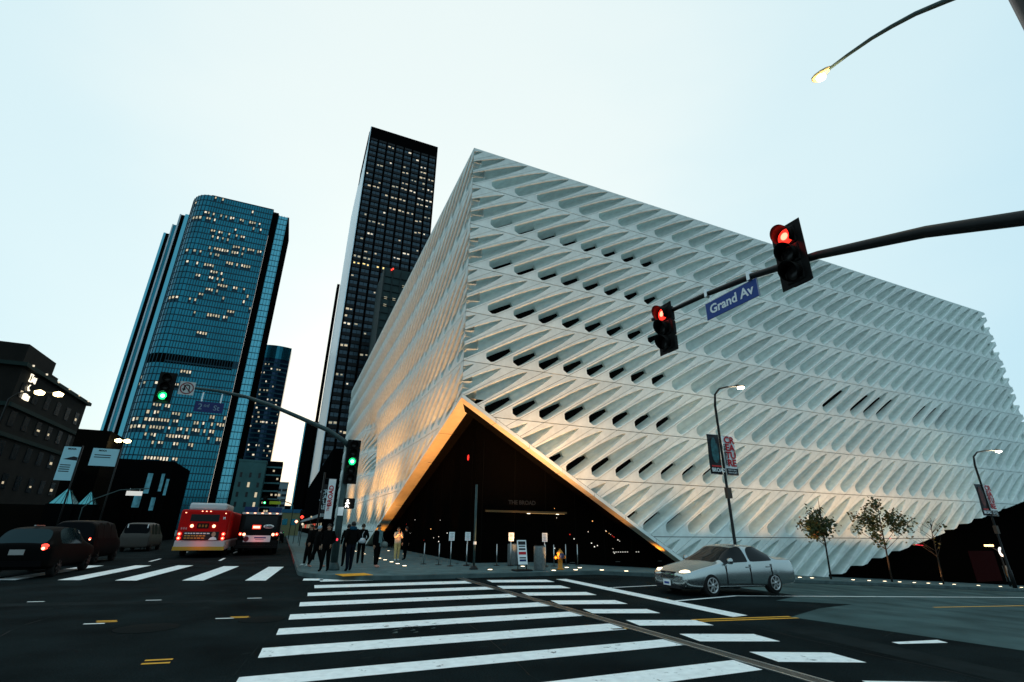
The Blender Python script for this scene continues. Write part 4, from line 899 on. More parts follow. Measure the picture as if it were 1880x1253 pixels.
# ------------------------------------------------------------------ people
SKIN = mat('skin', (.30, .17, .11), .55); HAIRB = mat('hair_black', (.008, .007, .006), .6); HAIRN = mat('hair_brown', (.03, .018, .01), .6)
def cloth(n, c): return mat('cloth_' + n, c, .9, var=.2, scale=9, spec=.03)
BK = cloth('black', (.0028, .0028, .0028)); NAVY = cloth('navy', (.003, .005, .01)); TEAL = cloth('teal_hood', (.006, .035, .06)); KHAKI = cloth('khaki', (.5, .36, .15)); CREAM = cloth('cream', (.55, .42, .30))
GREYT = cloth('scarf', (.10, .17, .17)); SHOEW = cloth('shoe_white', (.45, .48, .46)); SHOEP = cloth('shoe_pink', (.45, .22, .17)); DENIM = cloth('denim', (.004, .006, .010)); HATL = cloth('pale_cap', (.25, .34, .38))
def person(label, loc, face, top, legs, shoes, hair, h=1.72, arms='down', stride=.0, coat=False, lean=0.0, scarf=None, bag=None, hat=None, hood=None, group='people waiting at the corner'):
    t = thing('person', label, 'person', (loc[0], loc[1], .160), face, group); k = h / 1.72
    P = []; E_ = []; R_ = []
    def v(p, r, par=None):
        P.append((p[0] * k, p[1] * k + lean * max(0, p[2] - .9), p[2] * k)); R_.append((r[0] * k, r[1] * k) if isinstance(r, tuple) else (r * k, r * k))
        if par is not None: E_.append((par, len(P) - 1))
        return len(P) - 1
    cf = 1.22 if coat else 1.0
    pel = v((0, 0, .96), (.165 * cf, .125 * cf)); sp = v((0, 0, 1.14), (.155 * cf, .12 * cf), pel); ch = v((0, .005, 1.33), (.18, .13), sp); nb = v((0, .0, 1.46), (.075, .07), ch)
    nk = v((0, -.005, 1.51), .055, nb); hd = v((0, -.015, 1.585), (.076, .085), nk); ht = v((0, -.01, 1.665), (.07, .085), hd)
    ns = v((0, -.085, 1.585), .022, hd)
    ends = []
    for s in (-1, 1):
        st = stride * s
        hp = v((s * .09, 0, .86), .105 * (1.1 if coat else 1), pel); kn = v((s * .095, st * .45 - .02, .49), .078 * (1.1 if coat else 1), hp); an = v((s * .10, st, .10), .058, kn); v((s * .105, st - .05, .045), .043, an); v((s * .12, st - .17, .035), .036, len(P) - 1)
        sh = v((s * .175, 0, 1.40), .078, ch)
        if arms == 'phone': el = v((s * .22, -.12, 1.16), .05, sh); w = (s * .07, -.29, 1.36)
        elif arms == 'pocket': el = v((s * .27, .05, 1.13), .064, sh); w = (s * .17, -.08, .97)
        elif arms == 'bag' and s > 0: el = v((s * .25, .0, 1.13), .052, sh); w = (s * .2, -.2, 1.02)
        else: el = v((s * .235, .03, 1.12), .06, sh); w = (s * .25, -.03, .88)
        wi = v(w, .034, el); ends.append((w, s))
    me = bpy.data.meshes.new('body'); me.from_pydata(P, E_, [])
    o = link('body', me); o.modifiers.new('sk', 'SKIN'); ly = me.skin_vertices[0].data if me.skin_vertices else None
    if ly is None:
        bm = bmesh.new(); bm.from_mesh(me); bm.verts.layers.skin.verify(); bm.to_mesh(me); bm.free(); ly = me.skin_vertices[0].data
    for i, r in enumerate(R_): ly[i].radius = r; ly[i].use_root = (i == 0)
    ss = o.modifiers.new('ss', 'SUBSURF'); ss.levels = 2; ss.render_levels = 2
    em = ev_mesh(o); bpy.data.objects.remove(o); em.materials.clear()
    for q in (top, legs, shoes, SKIN): em.materials.append(q)
    hem = .62 if coat else .90
    for p in em.polygons:
        z = p.center.z / k; p.use_smooth = True
        p.material_index = 3 if z > 1.485 else (2 if z < .10 else (1 if z < hem and abs(p.center.x) < .2 * k else 0))
    link('body', em, t)
    lz = lambda z: lean * max(0, z - .9)
    # hands: palm, four fingers of different lengths, thumb from the side
    for w, s in ends:
        m = MB(); x, y, z = w[0] * k, w[1] * k + lz(w[2]), w[2] * k; up = 1 if arms == 'phone' else -1
        m.box((x, y, z + up * .05), (.03, .075, .09))
        for q, L_ in enumerate((.062, .075, .07, .055)):
            yy = y - .03 + q * .02; m.tube([(x, yy, z + up * .09), (x - s * .006, yy, z + up * (.09 + L_ * .55)), (x - s * .02, yy, z + up * (.09 + L_))], .0085, 5)
        m.tube([(x, y - .035, z + up * .03), (x - s * .012, y - .06, z + up * .065), (x - s * .02, y - .062, z + up * .09)], .0095, 5); m.build('hand', SKIN, t)
    # head details and hair
    hz = 1.60 * k
    for s in (-1, 1):
        MB().lathe((s * .03 * k, -.088 * k + lz(1.6), 1.605 * k), [(.011, 0), (0, -.006)], 8, axis='Y').build('eye', BLACKINK, t)
        MB().lathe((s * .078 * k, .0 + lz(1.6), 1.585 * k), [(.012, -.02), (.024, 0), (.01, .02)], 8, axis='Y').build('ear', SKIN, t)
    MB().box((0, -.09 * k + lz(1.6), 1.545 * k), (.045, .008, .010)).build('mouth', REDINK, t)
    m = MB(); vs = []; fs = []; n = 14; rgs = 8
    for j in range(rgs + 1):
        a = PI * .62 * j / rgs
        for i in range(n):
            b = 2 * PI * i / n; fr = max(0, -math.sin(b)); dr = .35 * fr * (j / rgs)
            vs.append((.092 * k * math.sin(a) * math.cos(b), (.005 + .106 * math.sin(a) * math.sin(b) * (1 - .15 * fr)) * k + lz(1.6), (1.615 + .105 * math.cos(a) + dr * .18) * k))
    for j in range(rgs):
        for i in range(n): fs.append((j * n + i, j * n + (i + 1) % n, (j + 1) * n + (i + 1) % n, (j + 1) * n + i))
    m.add(vs, fs, 0, True); m.build('hat' if hat else 'hair', hat or hair, t)
    if hood: m = MB(); m.lathe((0, .02, 1.43 * k), [(.10, -.02), (.155, .0), (.15, .07), (.10, .13), (.085, .12)], 16); m.build('hood', hood, t)
    if scarf:
        m = MB(); m.lathe((0, 0, 1.44 * k), [(.08, -.03), (.115, 0), (.105, .05), (.075, .06)], 14); m.box((.06, -.135, 1.13 * k), (.10, .03, .62)); m.box((-.05, -.13, 1.2 * k), (.09, .03, .48)); m.build('scarf', scarf, t)
    if bag:
        m = MB(); bx, by, bz = bag[1]; m.lathe((bx, by, bz), [(.05, -.12), (.15, -.09), (.17, .02), (.12, .10), (.03, .13)], 14); m.build('bag', bag[0], t)
        m = MB(); m.tube([(bx, by, bz + .1), (bx * .5, by * .9, bz + .3), (-.1, .02, 1.46 * k)], .012, 6); m.build('bag_strap', bag[0], t)
    if arms == 'phone': MB().box((0, -.31 * k, 1.45 * k), (.15, .012, .08)).build('camera_phone', BLACKINK, t)
    return t
person('person in dark clothes and white sneakers, leftmost of the group at the kerb', (1.2, 25.2), -1.2, BK, BK, SHOEW, HAIRN, 1.72, 'pocket', .08, True)
person('striding person in a pale cap and pinkish shoes near the kerb', (1.5, 24.5), 1.9, BK, BK, SHOEP, HAIRB, 1.68, 'down', .26, True, hat=HATL)
person('person in a long black coat and boots directly left of the corner pole', (1.72, 22.15), -.4, BK, BK, BK, HAIRB, 1.74, 'pocket', .1, True)
person('tall person with a teal hood and dark jeans standing right of the corner pole', (2.62, 21.95), PI + .2, BK, DENIM, BK, HAIRB, 1.84, 'pocket', .12, False, hood=TEAL)
person('person half hidden behind the tall person with the teal hood', (2.75, 24.6), PI, BK, BK, BK, HAIRB, 1.76, 'down', .05)
person('person seen from behind carrying a white pouch at the waist', (3.62, 26.3), PI - .2, BK, BK, BK, HAIRN, 1.80, 'pocket', .06, bag=(cloth('pouch', (.45, .48, .5)), (-.02, .2, 1.02)))
person('person wearing a long grey green scarf and carrying shopping', (3.95, 23.7), .7, BK, BK, SHOEP, HAIRN, 1.76, 'bag', .05, True, scarf=GREYT, bag=(cloth('shopping', (.12, .14, .13)), (.2, -.2, .92)))
person('person in cream jacket and khaki trousers raising a camera by the lobby', (5.75, 28.2), .1, CREAM, KHAKI, SHOEW, HAIRN, 1.66, 'phone', .05)
person('person in black standing close behind the one raising a camera', (6.35, 28.9), PI + .6, BK, BK, BK, HAIRB, 1.7, 'down', .08)
person('person in dark clothes farther along the avenue pavement', (1.6, 29.5), PI, BK, NAVY, BK, HAIRB, 1.72, 'down', .12)

# ------------------------------------------------------------------ young street trees on the cross street
BARK = mat('bark', (.022, .016, .012), .9, var=.3, scale=12)
LEAFM = [mat('leaf_green', (.03, .045, .014), .6), mat('leaf_olive', (.045, .05, .014), .6), mat('leaf_rust', (.12, .045, .015), .6)]
def tree(label, x, y, h, crown, nleaf, seed, lean=.0, bare=False):
    rg = random.Random(seed); zb = zz(x) + .15
    t = thing('street_tree', label, 'tree', (x, y, zb), 0, 'young trees on the cross street pavement'); ch0 = h * .38
    m = MB(); m.tube([(0, 0, 0), (.03 + lean * .3, 0, ch0), (lean * .7, .03, h * .7), (lean, 0, h * .95)], [.055, .045, .03, .008], 8); tips = []
    for k in range(14):
        f = rg.uniform(.36, .85); a = rg.uniform(0, 2 * PI); L_ = rg.uniform(.5, 1.0) * crown * (1.15 - f * .6); b = Vector((lean * f, 0, h * f))
        p1 = b + Vector((math.cos(a) * L_ * .5, math.sin(a) * L_ * .5, L_ * .45)); p2 = b + Vector((math.cos(a) * L_, math.sin(a) * L_, L_ * rg.uniform(.7, 1.1)))
        m.tube([b, p1, p2], [.02, .012, .004], 5); tips += [p1, p2, p2, (p1 + p2) / 2]
        for q in range(2):
            e2 = p1 + Vector((rg.uniform(-.4, .4), rg.uniform(-.4, .4), rg.uniform(.1, .5))); m.tube([p1, e2], [.009, .003], 4); tips.append(e2)
    m.build('trunk', BARK, t)
    if nleaf:
        lm = MB(); 
        cl = [rg.choice(tips) + Vector((rg.uniform(-.12, .12), rg.uniform(-.12, .12), rg.uniform(-.15, .1))) for _ in range(max(6, nleaf // 40))]
        for k in range(nleaf):
            c = rg.choice(cl); p = c + Vector((rg.gauss(0, .16), rg.gauss(0, .16), rg.gauss(0, .17))); s = rg.uniform(.13, .24)
            u = Vector((rg.uniform(-1, 1), rg.uniform(-1, 1), rg.uniform(-1, .4))).normalized(); w = u.cross(Vector((rg.uniform(-1, 1), rg.uniform(-1, 1), rg.uniform(-1, 1)))).normalized()
            lm.add([p, p + u * s * .5 + w * s * .35, p + u * s, p + u * s * .5 - w * s * .35], [(0, 1, 2, 3)], 0 if (c.x * 7) % 1 < .5 else (1 if rg.random() < .85 or c.x > -.15 else 2))
        tag(lm.build('crown', LEAFM, t), kind='stuff')
tree('young street tree with dark green and rusty leaves just right of the silver car', 29.95, 21.3, 4.9, 1.25, 1250, 4, .35)
tree('young leafy street tree, second one down the slope', 35.6, 21.3, 5.0, 1.7, 1200, 9, .5)
tree('nearly bare young street tree, farthest down the slope', 41.0, 21.3, 4.2, 1.6, 60, 15, .5)
# kiosk-like lit sign post by the garage
t = thing('garage_sign', 'lit round parking sign and small lamp by the garage mouth', 'sign', (51.5, 22.3, zz(51.5) + .15))
m = MB(); m.tube([(0, 0, 0), (0, 0, 2.5)], .07, 8); m.build('post', DPOLE, t)
m = MB(); m.lathe((0, -.1, 2.45), [(.34, 0), (.34, -.05)], 24, axis='Y'); m.build('sign_disc', glow('sign_white_lit', (1, .95, .9), 1.4), t)
m = MB(); m.tube([(.12 * math.cos(a), -.17, 2.45 + .14 * math.sin(a)) for a in [k * PI / 5 for k in range(9)]], .04, 6); m.build('sign_symbol', BLACKINK, t)
m = MB(); m.box((-1.2, 0, 2.9), (.9, .2, .14)); m.build('lamp_box', glow('lamp_amber', (1, .6, .25), 4), t)
m = MB(); m.box((.5, .1, .9), (.9, .1, 1.1)); m.build('notice_panel', mat('panel_grey', (.10, .12, .12), .5), t)
MB().tube([(-1.2, 0, 2.9), (0, 0, 2.45)], .03, 6).build('lamp_bracket', DPOLE, t)
# ------------------------------------------------------------------ towers and the left side of the avenue
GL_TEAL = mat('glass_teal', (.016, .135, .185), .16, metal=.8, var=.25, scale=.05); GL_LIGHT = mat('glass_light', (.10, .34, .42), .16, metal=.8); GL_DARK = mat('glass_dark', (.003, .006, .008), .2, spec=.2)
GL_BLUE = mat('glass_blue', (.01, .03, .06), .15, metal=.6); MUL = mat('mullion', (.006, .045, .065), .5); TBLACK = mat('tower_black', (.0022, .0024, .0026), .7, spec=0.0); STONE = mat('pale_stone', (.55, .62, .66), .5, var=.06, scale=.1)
LIT1 = glow('window_lit', (1, .78, .50), .52); LIT2 = glow('window_dim', (.9, .75, .5), .35); LIT3 = glow('window_bright', (1, .84, .62), .85)
rg = random.Random(21)
# --- glass tower with rounded left end
GX0, GX1, GY, GH = -84.0, -37.5, 300.0, 192.0
t = thing('glass_tower', 'tall blue glass tower with a rounded end and rows of lit windows', 'skyscraper', (-60, GY, 0))
ox = 60.0; FL = 50; fh = GH / FL
def plan():   # outline of the curved front, x along, y depth
    p = []; 
    for k in range(9): a = PI * .5 * k / 8; p.append((GX0 + ox + 12 * (1 - math.sin(a)) , 14 * math.cos(a)))
    p = p[::-1]; p = [(GX0 + ox + 12 - 12 * math.cos(PI / 2 * k / 9) , 16 - 16 * math.sin(PI / 2 * k / 9)) for k in range(10)]
    nx = 26
    return p + [(GX0 + ox + 12 + (GX1 - GX0 - 12) * k / nx, 0) for k in range(1, nx + 1)]
pl = plan(); pan = MB(); mul = MB(); lit = []
clusters = [(rg.randrange(8, FL - 1), rg.uniform(8, 30), rg.uniform(2, 8)) for _ in range(34)]
for f in range(FL):
    z0, z1 = f * fh + .25, (f + 1) * fh - .35
    if 21.6 <= f * fh / 3.84 <= 22.9: continue
    for i in range(len(pl) - 1):
        a, b = pl[i], pl[i + 1]
        on = f > 4 and (any(cf == f and abs(i - cc) < cw and rg.random() < .6 for cf, cc, cw in clusters) or rg.random() < .02 or (f in (11, 12, 13, 14) and i > 7 and rg.random() < .5))
        jit = rg.uniform(-.06, .06); q = ((a[0], a[1], z0), (b[0], b[1] + jit, z0), (b[0], b[1] + jit, z1), (a[0], a[1], z1))
        if on and len(lit) < 290: lit.append(q)
        else: pan.add(q, ((0, 1, 2, 3),))
    mul.box(((GX0 + GX1) / 2 + ox + 6, -.06, (f + 1) * fh - .05), (GX1 - GX0 - 12, .25, .55))
for i in range(len(pl)):
    x, y = pl[i]; mul.box((x, y - .08, GH / 2), (.3, .3, GH))
tag(pan.build('curtain_wall', GL_TEAL, t), kind='stuff'); tag(mul.build('mullion_grid', MUL, t), kind='stuff')
for q in lit:
    a, b, c, d = [Vector(p) for p in q]; k = rg.uniform(.45, .65); z_ = Vector((0, 0, (d.z - a.z) * k)); off = Vector((0, .0, 0))
    m = MB(); m.quad(a.lerp(b, .25) + z_, a.lerp(b, .8) + z_, c.lerp(d, .2), c.lerp(d, .75)); m.build('lit_window', rg.choice([LIT1, LIT1, LIT2, LIT3]), t)
    
m = MB(); m.add([(x, y + .25, 0) for x, y in pl] + [(x, y + .25, GH) for x, y in pl], [(i, i + 1, len(pl) + i + 1, len(pl) + i) for i in range(len(pl) - 1)]); m.build('inner_wall', mat('inner_teal', (.006, .035, .055), .3, metal=.5), t)
m = MB(); m.add([(x, y + .1, GH) for x, y in pl] + [(GX1 + ox, 34, GH), (GX0 + ox, 34, GH)], [tuple(range(len(pl) + 2))]); m.build('roof', MUL, t)
m = MB(); m.add([(x, y - .12, 83.2) for x, y in pl[4:]] + [(x, y - .12, 88.4) for x, y in pl[4:]], [(i, i + 1, len(pl) - 4 + i + 1, len(pl) - 4 + i) for i in range(len(pl) - 7)]); m.build('mechanical_band', TBLACK, t)
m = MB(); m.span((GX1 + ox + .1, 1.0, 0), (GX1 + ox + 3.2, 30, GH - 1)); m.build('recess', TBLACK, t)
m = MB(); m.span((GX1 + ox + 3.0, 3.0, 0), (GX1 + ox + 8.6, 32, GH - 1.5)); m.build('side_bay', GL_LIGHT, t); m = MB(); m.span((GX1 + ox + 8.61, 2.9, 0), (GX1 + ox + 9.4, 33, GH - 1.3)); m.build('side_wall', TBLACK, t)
m = MB()
for f in range(FL): m.box((GX1 + ox + 5.8, 2.96, f * fh), (5.6, .12, .5))
for k in range(4): m.box((GX1 + ox + 3.4 + k * 1.6, 2.94, GH / 2), (.2, .12, GH - 2))
tag(m.build('side_bay_grid', mat('mullion_light', (.03, .12, .15), .4), t), kind='stuff')
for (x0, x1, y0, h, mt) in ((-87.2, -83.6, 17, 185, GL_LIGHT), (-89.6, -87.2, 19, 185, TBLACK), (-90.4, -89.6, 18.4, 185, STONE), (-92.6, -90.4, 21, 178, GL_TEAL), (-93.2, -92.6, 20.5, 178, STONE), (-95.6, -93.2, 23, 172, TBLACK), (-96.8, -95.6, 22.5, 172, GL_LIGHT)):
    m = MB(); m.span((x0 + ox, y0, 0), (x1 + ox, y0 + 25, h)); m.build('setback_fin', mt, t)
for k in range(7): m = MB(); m.box((-30 + ox - 32 + k * 5.5, -.5, 6), (3.2, .3, 2.2)); m.build('lobby_window', glow('lobby_amber', (1, .62, .15), .9), t)
# --- dark tower, grid of recessed windows
DY, DH, DX0, DX1 = 240.0, 227.0, 10.92, 52.0
t = thing('dark_tower', 'black office tower with a grid of small paired windows, many lit', 'skyscraper', (DX0, DY, 0))
DW = DX1 - DX0; ncol = 8; cwid = DW / ncol; frh = 3.92; nrow = 54
m = MB(); m.span((.02, .9, 0), (DW - .02, 102, DH - .3)); m.build('core', TBLACK, t)
m = MB(); m.span((0, 0, DH - 8), (DW, .9, DH)); m.build('crown_band', TBLACK, t)
m = MB()
for c in range(ncol + 1): m.box((min(max(c * cwid, .45), DW - .45), .35, (DH - 8) / 2), (.9, .7, DH - 8))
m.build('piers', TBLACK, t)
m = MB()
for r in range(nrow + 1): m.box((DW / 2, .42, DH - 8 - r * frh - .75), (DW - .02, .6, 1.5))
m.build('spandrels', mat('spandrel_dark', (.004, .005, .006), .4, spec=.15), t)
wm = MB(); 
for s in (-1, 1): wm.box((s * cwid * .205, 0, 0), (cwid * .37, .1, 1.9))
wdark = mat('tower_window_dark', (.034, .055, .07), .2, metal=.5); W0 = None; cnt = 0; more = MB()
for r in range(nrow):
    for c in range(ncol):
        p = ((c + .5) * cwid, .62, DH - 8 - r * frh - 1.5 - 1.2)
        if p[2] < 8: continue
        near_mus = r > 14 and c > 9 - r * .16
        lvl = rg.random(); prob = .30 if r < 30 else .22
        mt = (rg.choice([LIT1, LIT1, LIT3, LIT2]) if lvl < prob else wdark)
        if r == 21 and c < 4: mt = mat('window_yellow', (.4, .3, .1), .4, em=(1, .72, .25), ems=1.5)
        if near_mus or cnt >= 300: 
            for s in (-1, 1): more.box((p[0] + s * cwid * .205, p[1], p[2]), (cwid * .37, .1, 1.9), m=0 if mt is wdark else 1)
            continue
        o = link('window', W0, t, p) if W0 else wm.build('window', wdark, t, p); W0 = o.data; cnt += 1
        if mt is not wdark:
            o.data = W0; objmat(o, wdark)
            # blinds and desks hide part of the light: a lower lit strip per pane
            for s in (-1, 1):
                if rg.random() < .8: MB().box((s * cwid * .205 + rg.uniform(-.25, .25), -.07, rg.uniform(-.3, .25)), (cwid * rg.uniform(.15, .31), .03, rg.uniform(.55, 1.1))).build('lit_pane', mt, o)
tag(more.build('lower_windows', [wdark, LIT2], t), kind='stuff')
m = MB(); m.span((-.35, .1, 0), (-.02, 101, DH - .2)); m.build('pale_side_wall', mat('pale_panel', (.60, .74, .80), .35, metal=.2), t)
m = MB()
for k in range(26): m.box((-.5, 4 + k * 1.6, DH - 6), (.3, .5, 10))
m.build('side_louvres', TBLACK, t)
m = MB(); m.span((-2.4, 104, 0), (-.6, 112, 170)); m.build('service_shaft', TBLACK, t)
# brown block just in front of the dark tower, mostly hidden by the museum
t = thing('brick_tower', 'dark greenish residential block peeking above the museum in front of the black tower', 'building', (22.5, 190, 0))
m = MB(); m.span((0, 0, 0), (22, 20, 107)); m.build('wall', mat('wall_green', (.012, .03, .03), .6, var=.3, scale=.2), t)
m = MB()
for f in range(30): m.box((11, -.2, 4 + f * 3.4), (22.1, .5, .35))
for k in range(7): m.box((.3 + k * 3.5, -.22, 53), (.4, .5, 106))
m.build('balcony_grid', mat('grid_green', (.008, .018, .018), .6), t)
for x, z in ((3.0, 106), (3.6, 106.6)): MB().box((x, -.5, z), (.5, .5, .5)).build('warning_light', TAILL, t)
for k in range(14): MB().box((1.9 + 3.5 * rg.randrange(3), -.05, 60 + 3.4 * rg.randrange(13) + 1.9), (1.2, .1, 1)).build('lit_window', LIT2, t)
# generic far blocks
def block(name, label, x, y, w, d, h, wall, nc, nr, plit, wmat, top=None, parts=True, wfrac=.6, side=False):
    t = thing(name, label, 'building', (x, y, 0), 0, 'far buildings along the avenue')
    m = MB(); m.span((0, 0, 0), (w, d, h)); m.build('wall', wall, t); cw, rh = w / nc, h / (nr + 1)
    for r in range(nr):
        for c in range(nc):
            mt = LIT1 if rg.random() < plit else wmat
            MB().box(((c + .5) * cw, -.04, (r + .6) * rh), (cw * wfrac, .1, rh * .5)).build('window', mt, t)
    m = MB(); m.span((-.15, -.15, h), (w + .15, d, h + .8)); m.build('roof', wall, t)
    return t
t = thing('rear_tower', 'dark blue tower with a curved top behind the glass tower', 'skyscraper', (-38.6, 420, 0))
vs = []; n = 10
for k in range(n + 1): vs.append((21.8 * k / n, 2.5 * (1 - math.sin(PI * k / n)), 0))
m = MB(); m.add([(x, y, 0) for x, y, _ in vs] + [(x, y, 141) for x, y, _ in vs], [(i, i + 1, n + 2 + i, n + 1 + i) for i in range(n)]); m.add([(x, y, 141) for x, y, _ in vs] + [(21.8, 20, 141), (0, 20, 141)], [tuple(range(n + 3))])
m.quad((21.8, 2.5, 0), (21.8, 20, 0), (21.8, 20, 141), (21.8, 2.5, 141)); m.build('wall', GL_BLUE, t)
m = MB(); m.add([(x, y - .3, 130) for x, y, _ in vs] + [(x, y - .3, 141.2) for x, y, _ in vs], [(i, i + 1, n + 2 + i, n + 1 + i) for i in range(n)]); m.build('crown_band', GL_TEAL, t)
m = MB()
for f in range(36): m.add([(x, y - .25, f * 3.6) for x, y, _ in vs] + [(x, y - .25, f * 3.6 + 1.1) for x, y, _ in vs], [(i, i + 1, n + 2 + i, n + 1 + i) for i in range(n)])
tag(m.build('floor_bands', MUL, t), kind='stuff')
for k in range(90):
    i = rg.randrange(n); f = rg.randrange(2, 35); a, b = vs[i], vs[i + 1]; q = rg.uniform(.1, .6)
    p = [a[j] + (b[j] - a[j]) * q for j in range(2)]; MB().box((p[0], p[1] - .3, f * 3.6 + 2.2), (rg.uniform(.5, 1.3), .15, 1.2)).build('lit_window', rg.choice([LIT1, LIT2, LIT3]), t)
block('office_block', 'low grey green office block under the dark blue tower', -22.5, 250, 11, 20, 29, mat('wall_teal', (.03, .09, .09), .6, var=.2, scale=.2), 3, 6, .12, GL_DARK, wfrac=.25)
t2 = thing('office_block', 'striped dark office block left of the street gap', 'building', (-11.4, 262, 0), 0, 'far buildings along the avenue')
m = MB(); m.span((0, 0, 0), (6.5, 12, 31)); m.build('wall', TBLACK, t2)
for f in range(8): m = MB(); m.box((3.2, -.2, 3 + f * 3.6), (6.6, .5, .7)); m.build('floor_band', mat('wall_teal2', (.06, .16, .17), .6), t2)
for k in range(10): MB().box((rg.uniform(.5, 6), -.05, 5 + 3.6 * rg.randrange(7)), (.8, .1, .8)).build('lit_window', LIT1, t2)
block('far_block', 'small pale tower with dark bands in the street gap', -9.5, 420, 8, 12, 33, mat('wall_pale', (.25, .33, .35), .6), 2, 8, .1, GL_DARK, wfrac=.8)
t = thing('slim_tower', 'slim dark tower with a vertical row of lights right of the street gap', 'skyscraper', (4.5, 500, 0))
m = MB(); m.span((0, 0, 0), (12, 20, 97)); m.build('wall', TBLACK, t); m = MB(); m.span((-1, .2, 0), (0, 20, 97)); m.build('edge_fin', GL_LIGHT, t)
for k in range(16): MB().box((9.2, -.4, 16 + k * 4.4), (.9, .6, 1.0)).build('facade_light', LIT3, t)
block('far_block', 'dark far building closing the avenue at its end', -30, 640, 45, 20, 24, TBLACK, 9, 4, .25, GL_DARK)
t = thing('yellow_building', 'yellowish low building lit at the end of the avenue', 'building', (-1.2, 118, 0))
m = MB(); m.span((0, 0, 0), (4.2, 6, 4.6)); m.build('wall', mat('wall_yellow', (.20, .20, .10), .6), t); m = MB(); m.span((-.1, -.1, 4.6), (4.3, 6, 5.3)); m.build('fascia', mat('fascia_blue', (.02, .12, .22), .5), t)
for k in range(2): MB().box((1.2 + k * 1.8, -.03, 2.8), (1.2, .05, 1.2)).build('window', GL_TEAL, t)
# long dark wall of the block beyond the museum on the right of the avenue
t = thing('corner_block', 'long dark building on the right of the avenue beyond the museum', 'building', (6.5, 100, 0))
m = MB(); m.span((0, 0, 0), (26, 120, 16)); m.build('wall', TBLACK, t); m = MB(); m.span((-.6, 0, 3.6), (0, 120, 4.2)); m.build('awning', mat('awning_pale', (.3, .34, .34), .6), t)
for k in range(16): MB().box((-.06, 4 + k * 7, 2.1), (.1, 1.4, 1.0)).build('shop_window', rg.choice([LIT1, LIT2, glow('shop_red', (1, .1, .05), .8)]), t)

# --- left of the avenue
BROWN = mat('brown_brick', (.006, .0052, .004), .9, var=.35, scale=.6); 
t = thing('hotel_building', 'dark brown building with cornices and glowing roof sign at left', 'building', (-34, 80, 0))
m = MB(); m.span((-50, 0, 0), (0, 23.5, 21)); m.build('wall', BROWN, t)
for z, o_ in ((21, .5), (15.8, .35), (12.2, .3)): m = MB(); m.span((-50.2, -o_, z - .25), (o_, 23.5 + o_, z + .25)); m.build('cornice', mat('cornice_green', (.012, .022, .02), .6, spec=.05), t)
for i, (x0, x1, y0, y1, h) in enumerate(((-30, -1.5, 3, 12, 24.6), (-20, -2.5, 12, 17, 23.4))): m = MB(); m.span((x0, y0, 21.2), (x1, y1, h)); m.build('penthouse', BROWN, t)
for r in range(5):
    for c in range(6):
        litw = rg.random() < .25
        o = MB().box((.02, 2 + c * 3.8, 3.2 + r * 3.7), (.12, 1.5, 1.9)).build('window', GL_DARK, t)
        if litw: MB().box((.1, 2 + c * 3.8 + rg.uniform(-.3, .3), 3.0 + r * 3.7), (.05, rg.uniform(.3, .8), rg.uniform(.2, .5))).build('lit_pane', LIT1, o)
    for c in range(4): o = MB().box((-3 - c * 4, -.02, 3.2 + r * 3.7), (1.7, .12, 1.9)).build('window', GL_DARK, t); MB().box((-3 - c * 4, -.2, 2.1 + r * 3.7), (2.2, .3, .3)).build('sill', MATS['cornice_green'], o)
for k in range(6): MB().box((.55, 1 + k * 4.2, 21.2), (.2, .2, .2)).build('cornice_light', LIT3, t)
SG = glow('roof_sign_glow', (1, .88, .66), 1.6)
for s_, z in (('OMNI', 19.3), ('C', 18.3), ('HOTEL', 17.2)): pass
m = MB()
for j, (pts) in enumerate(([(0, 0), (0, 1.2), (.7, 1.2), (.7, 0), (0, 0)], [(1.0, .1), (1.3, .9), (1.7, .1)], [(2.0, 0), (2.0, 1)], [(.9, -.5), (.5, -.9), (.9, -1.4), (1.2, -1.3)], [(0, -2), (0, -3)], [(.4, -2), (.4, -3)], [(.7, -2.1), (1.2, -2.1), (1.2, -3), (.7, -3), (.7, -2.1)], [(1.5, -3), (1.5, -2.2), (1.9, -2.2), (1.9, -3)])):
    m.tube([(.2, 2.2 + y * .8, 19.4 + z * .8) for y, z in pts], .09, 6)
m.build('roof_sign', SG, t)
# twin-headed street lamps on the left
def twin(x, y, z, dy, label):
    t = thing('street_lamp', label, 'street lamp', (x, y, .15), 0, 'twin street lamps on the left pavement')
    m = MB(); m.tube([(-1.6, 0, 0), (-1.6, 0, z - .8), (-1.2, 0, z - .3), (0, 0, z), (dy, 0, z - .05)], [.1, .08, .06, .05, .04], 8); m.build('pole', DPOLE, t)
    for q in (0, dy): MB().lathe((q, 0, z - .1), [(.05, .2), (.33, .06), (.28, -.14), (0, -.22)], 14).build('lamp_globe', glow('globe_warm', (1, .80, .40), 7), t); point(t, (q, 0, z - .5), 45, (1, .75, .35), .2)
twin(-18.87, 48, 11.2, 1.15, 'near twin-headed lit street lamp in front of the brown building')
twin(-16.85, 62, 9.8, .75, 'twin-headed lit street lamp in front of the glass tower')
twin(-12.9 - 3.2, 80, 9.6, .6, 'farther twin-headed lit street lamp over the buses')
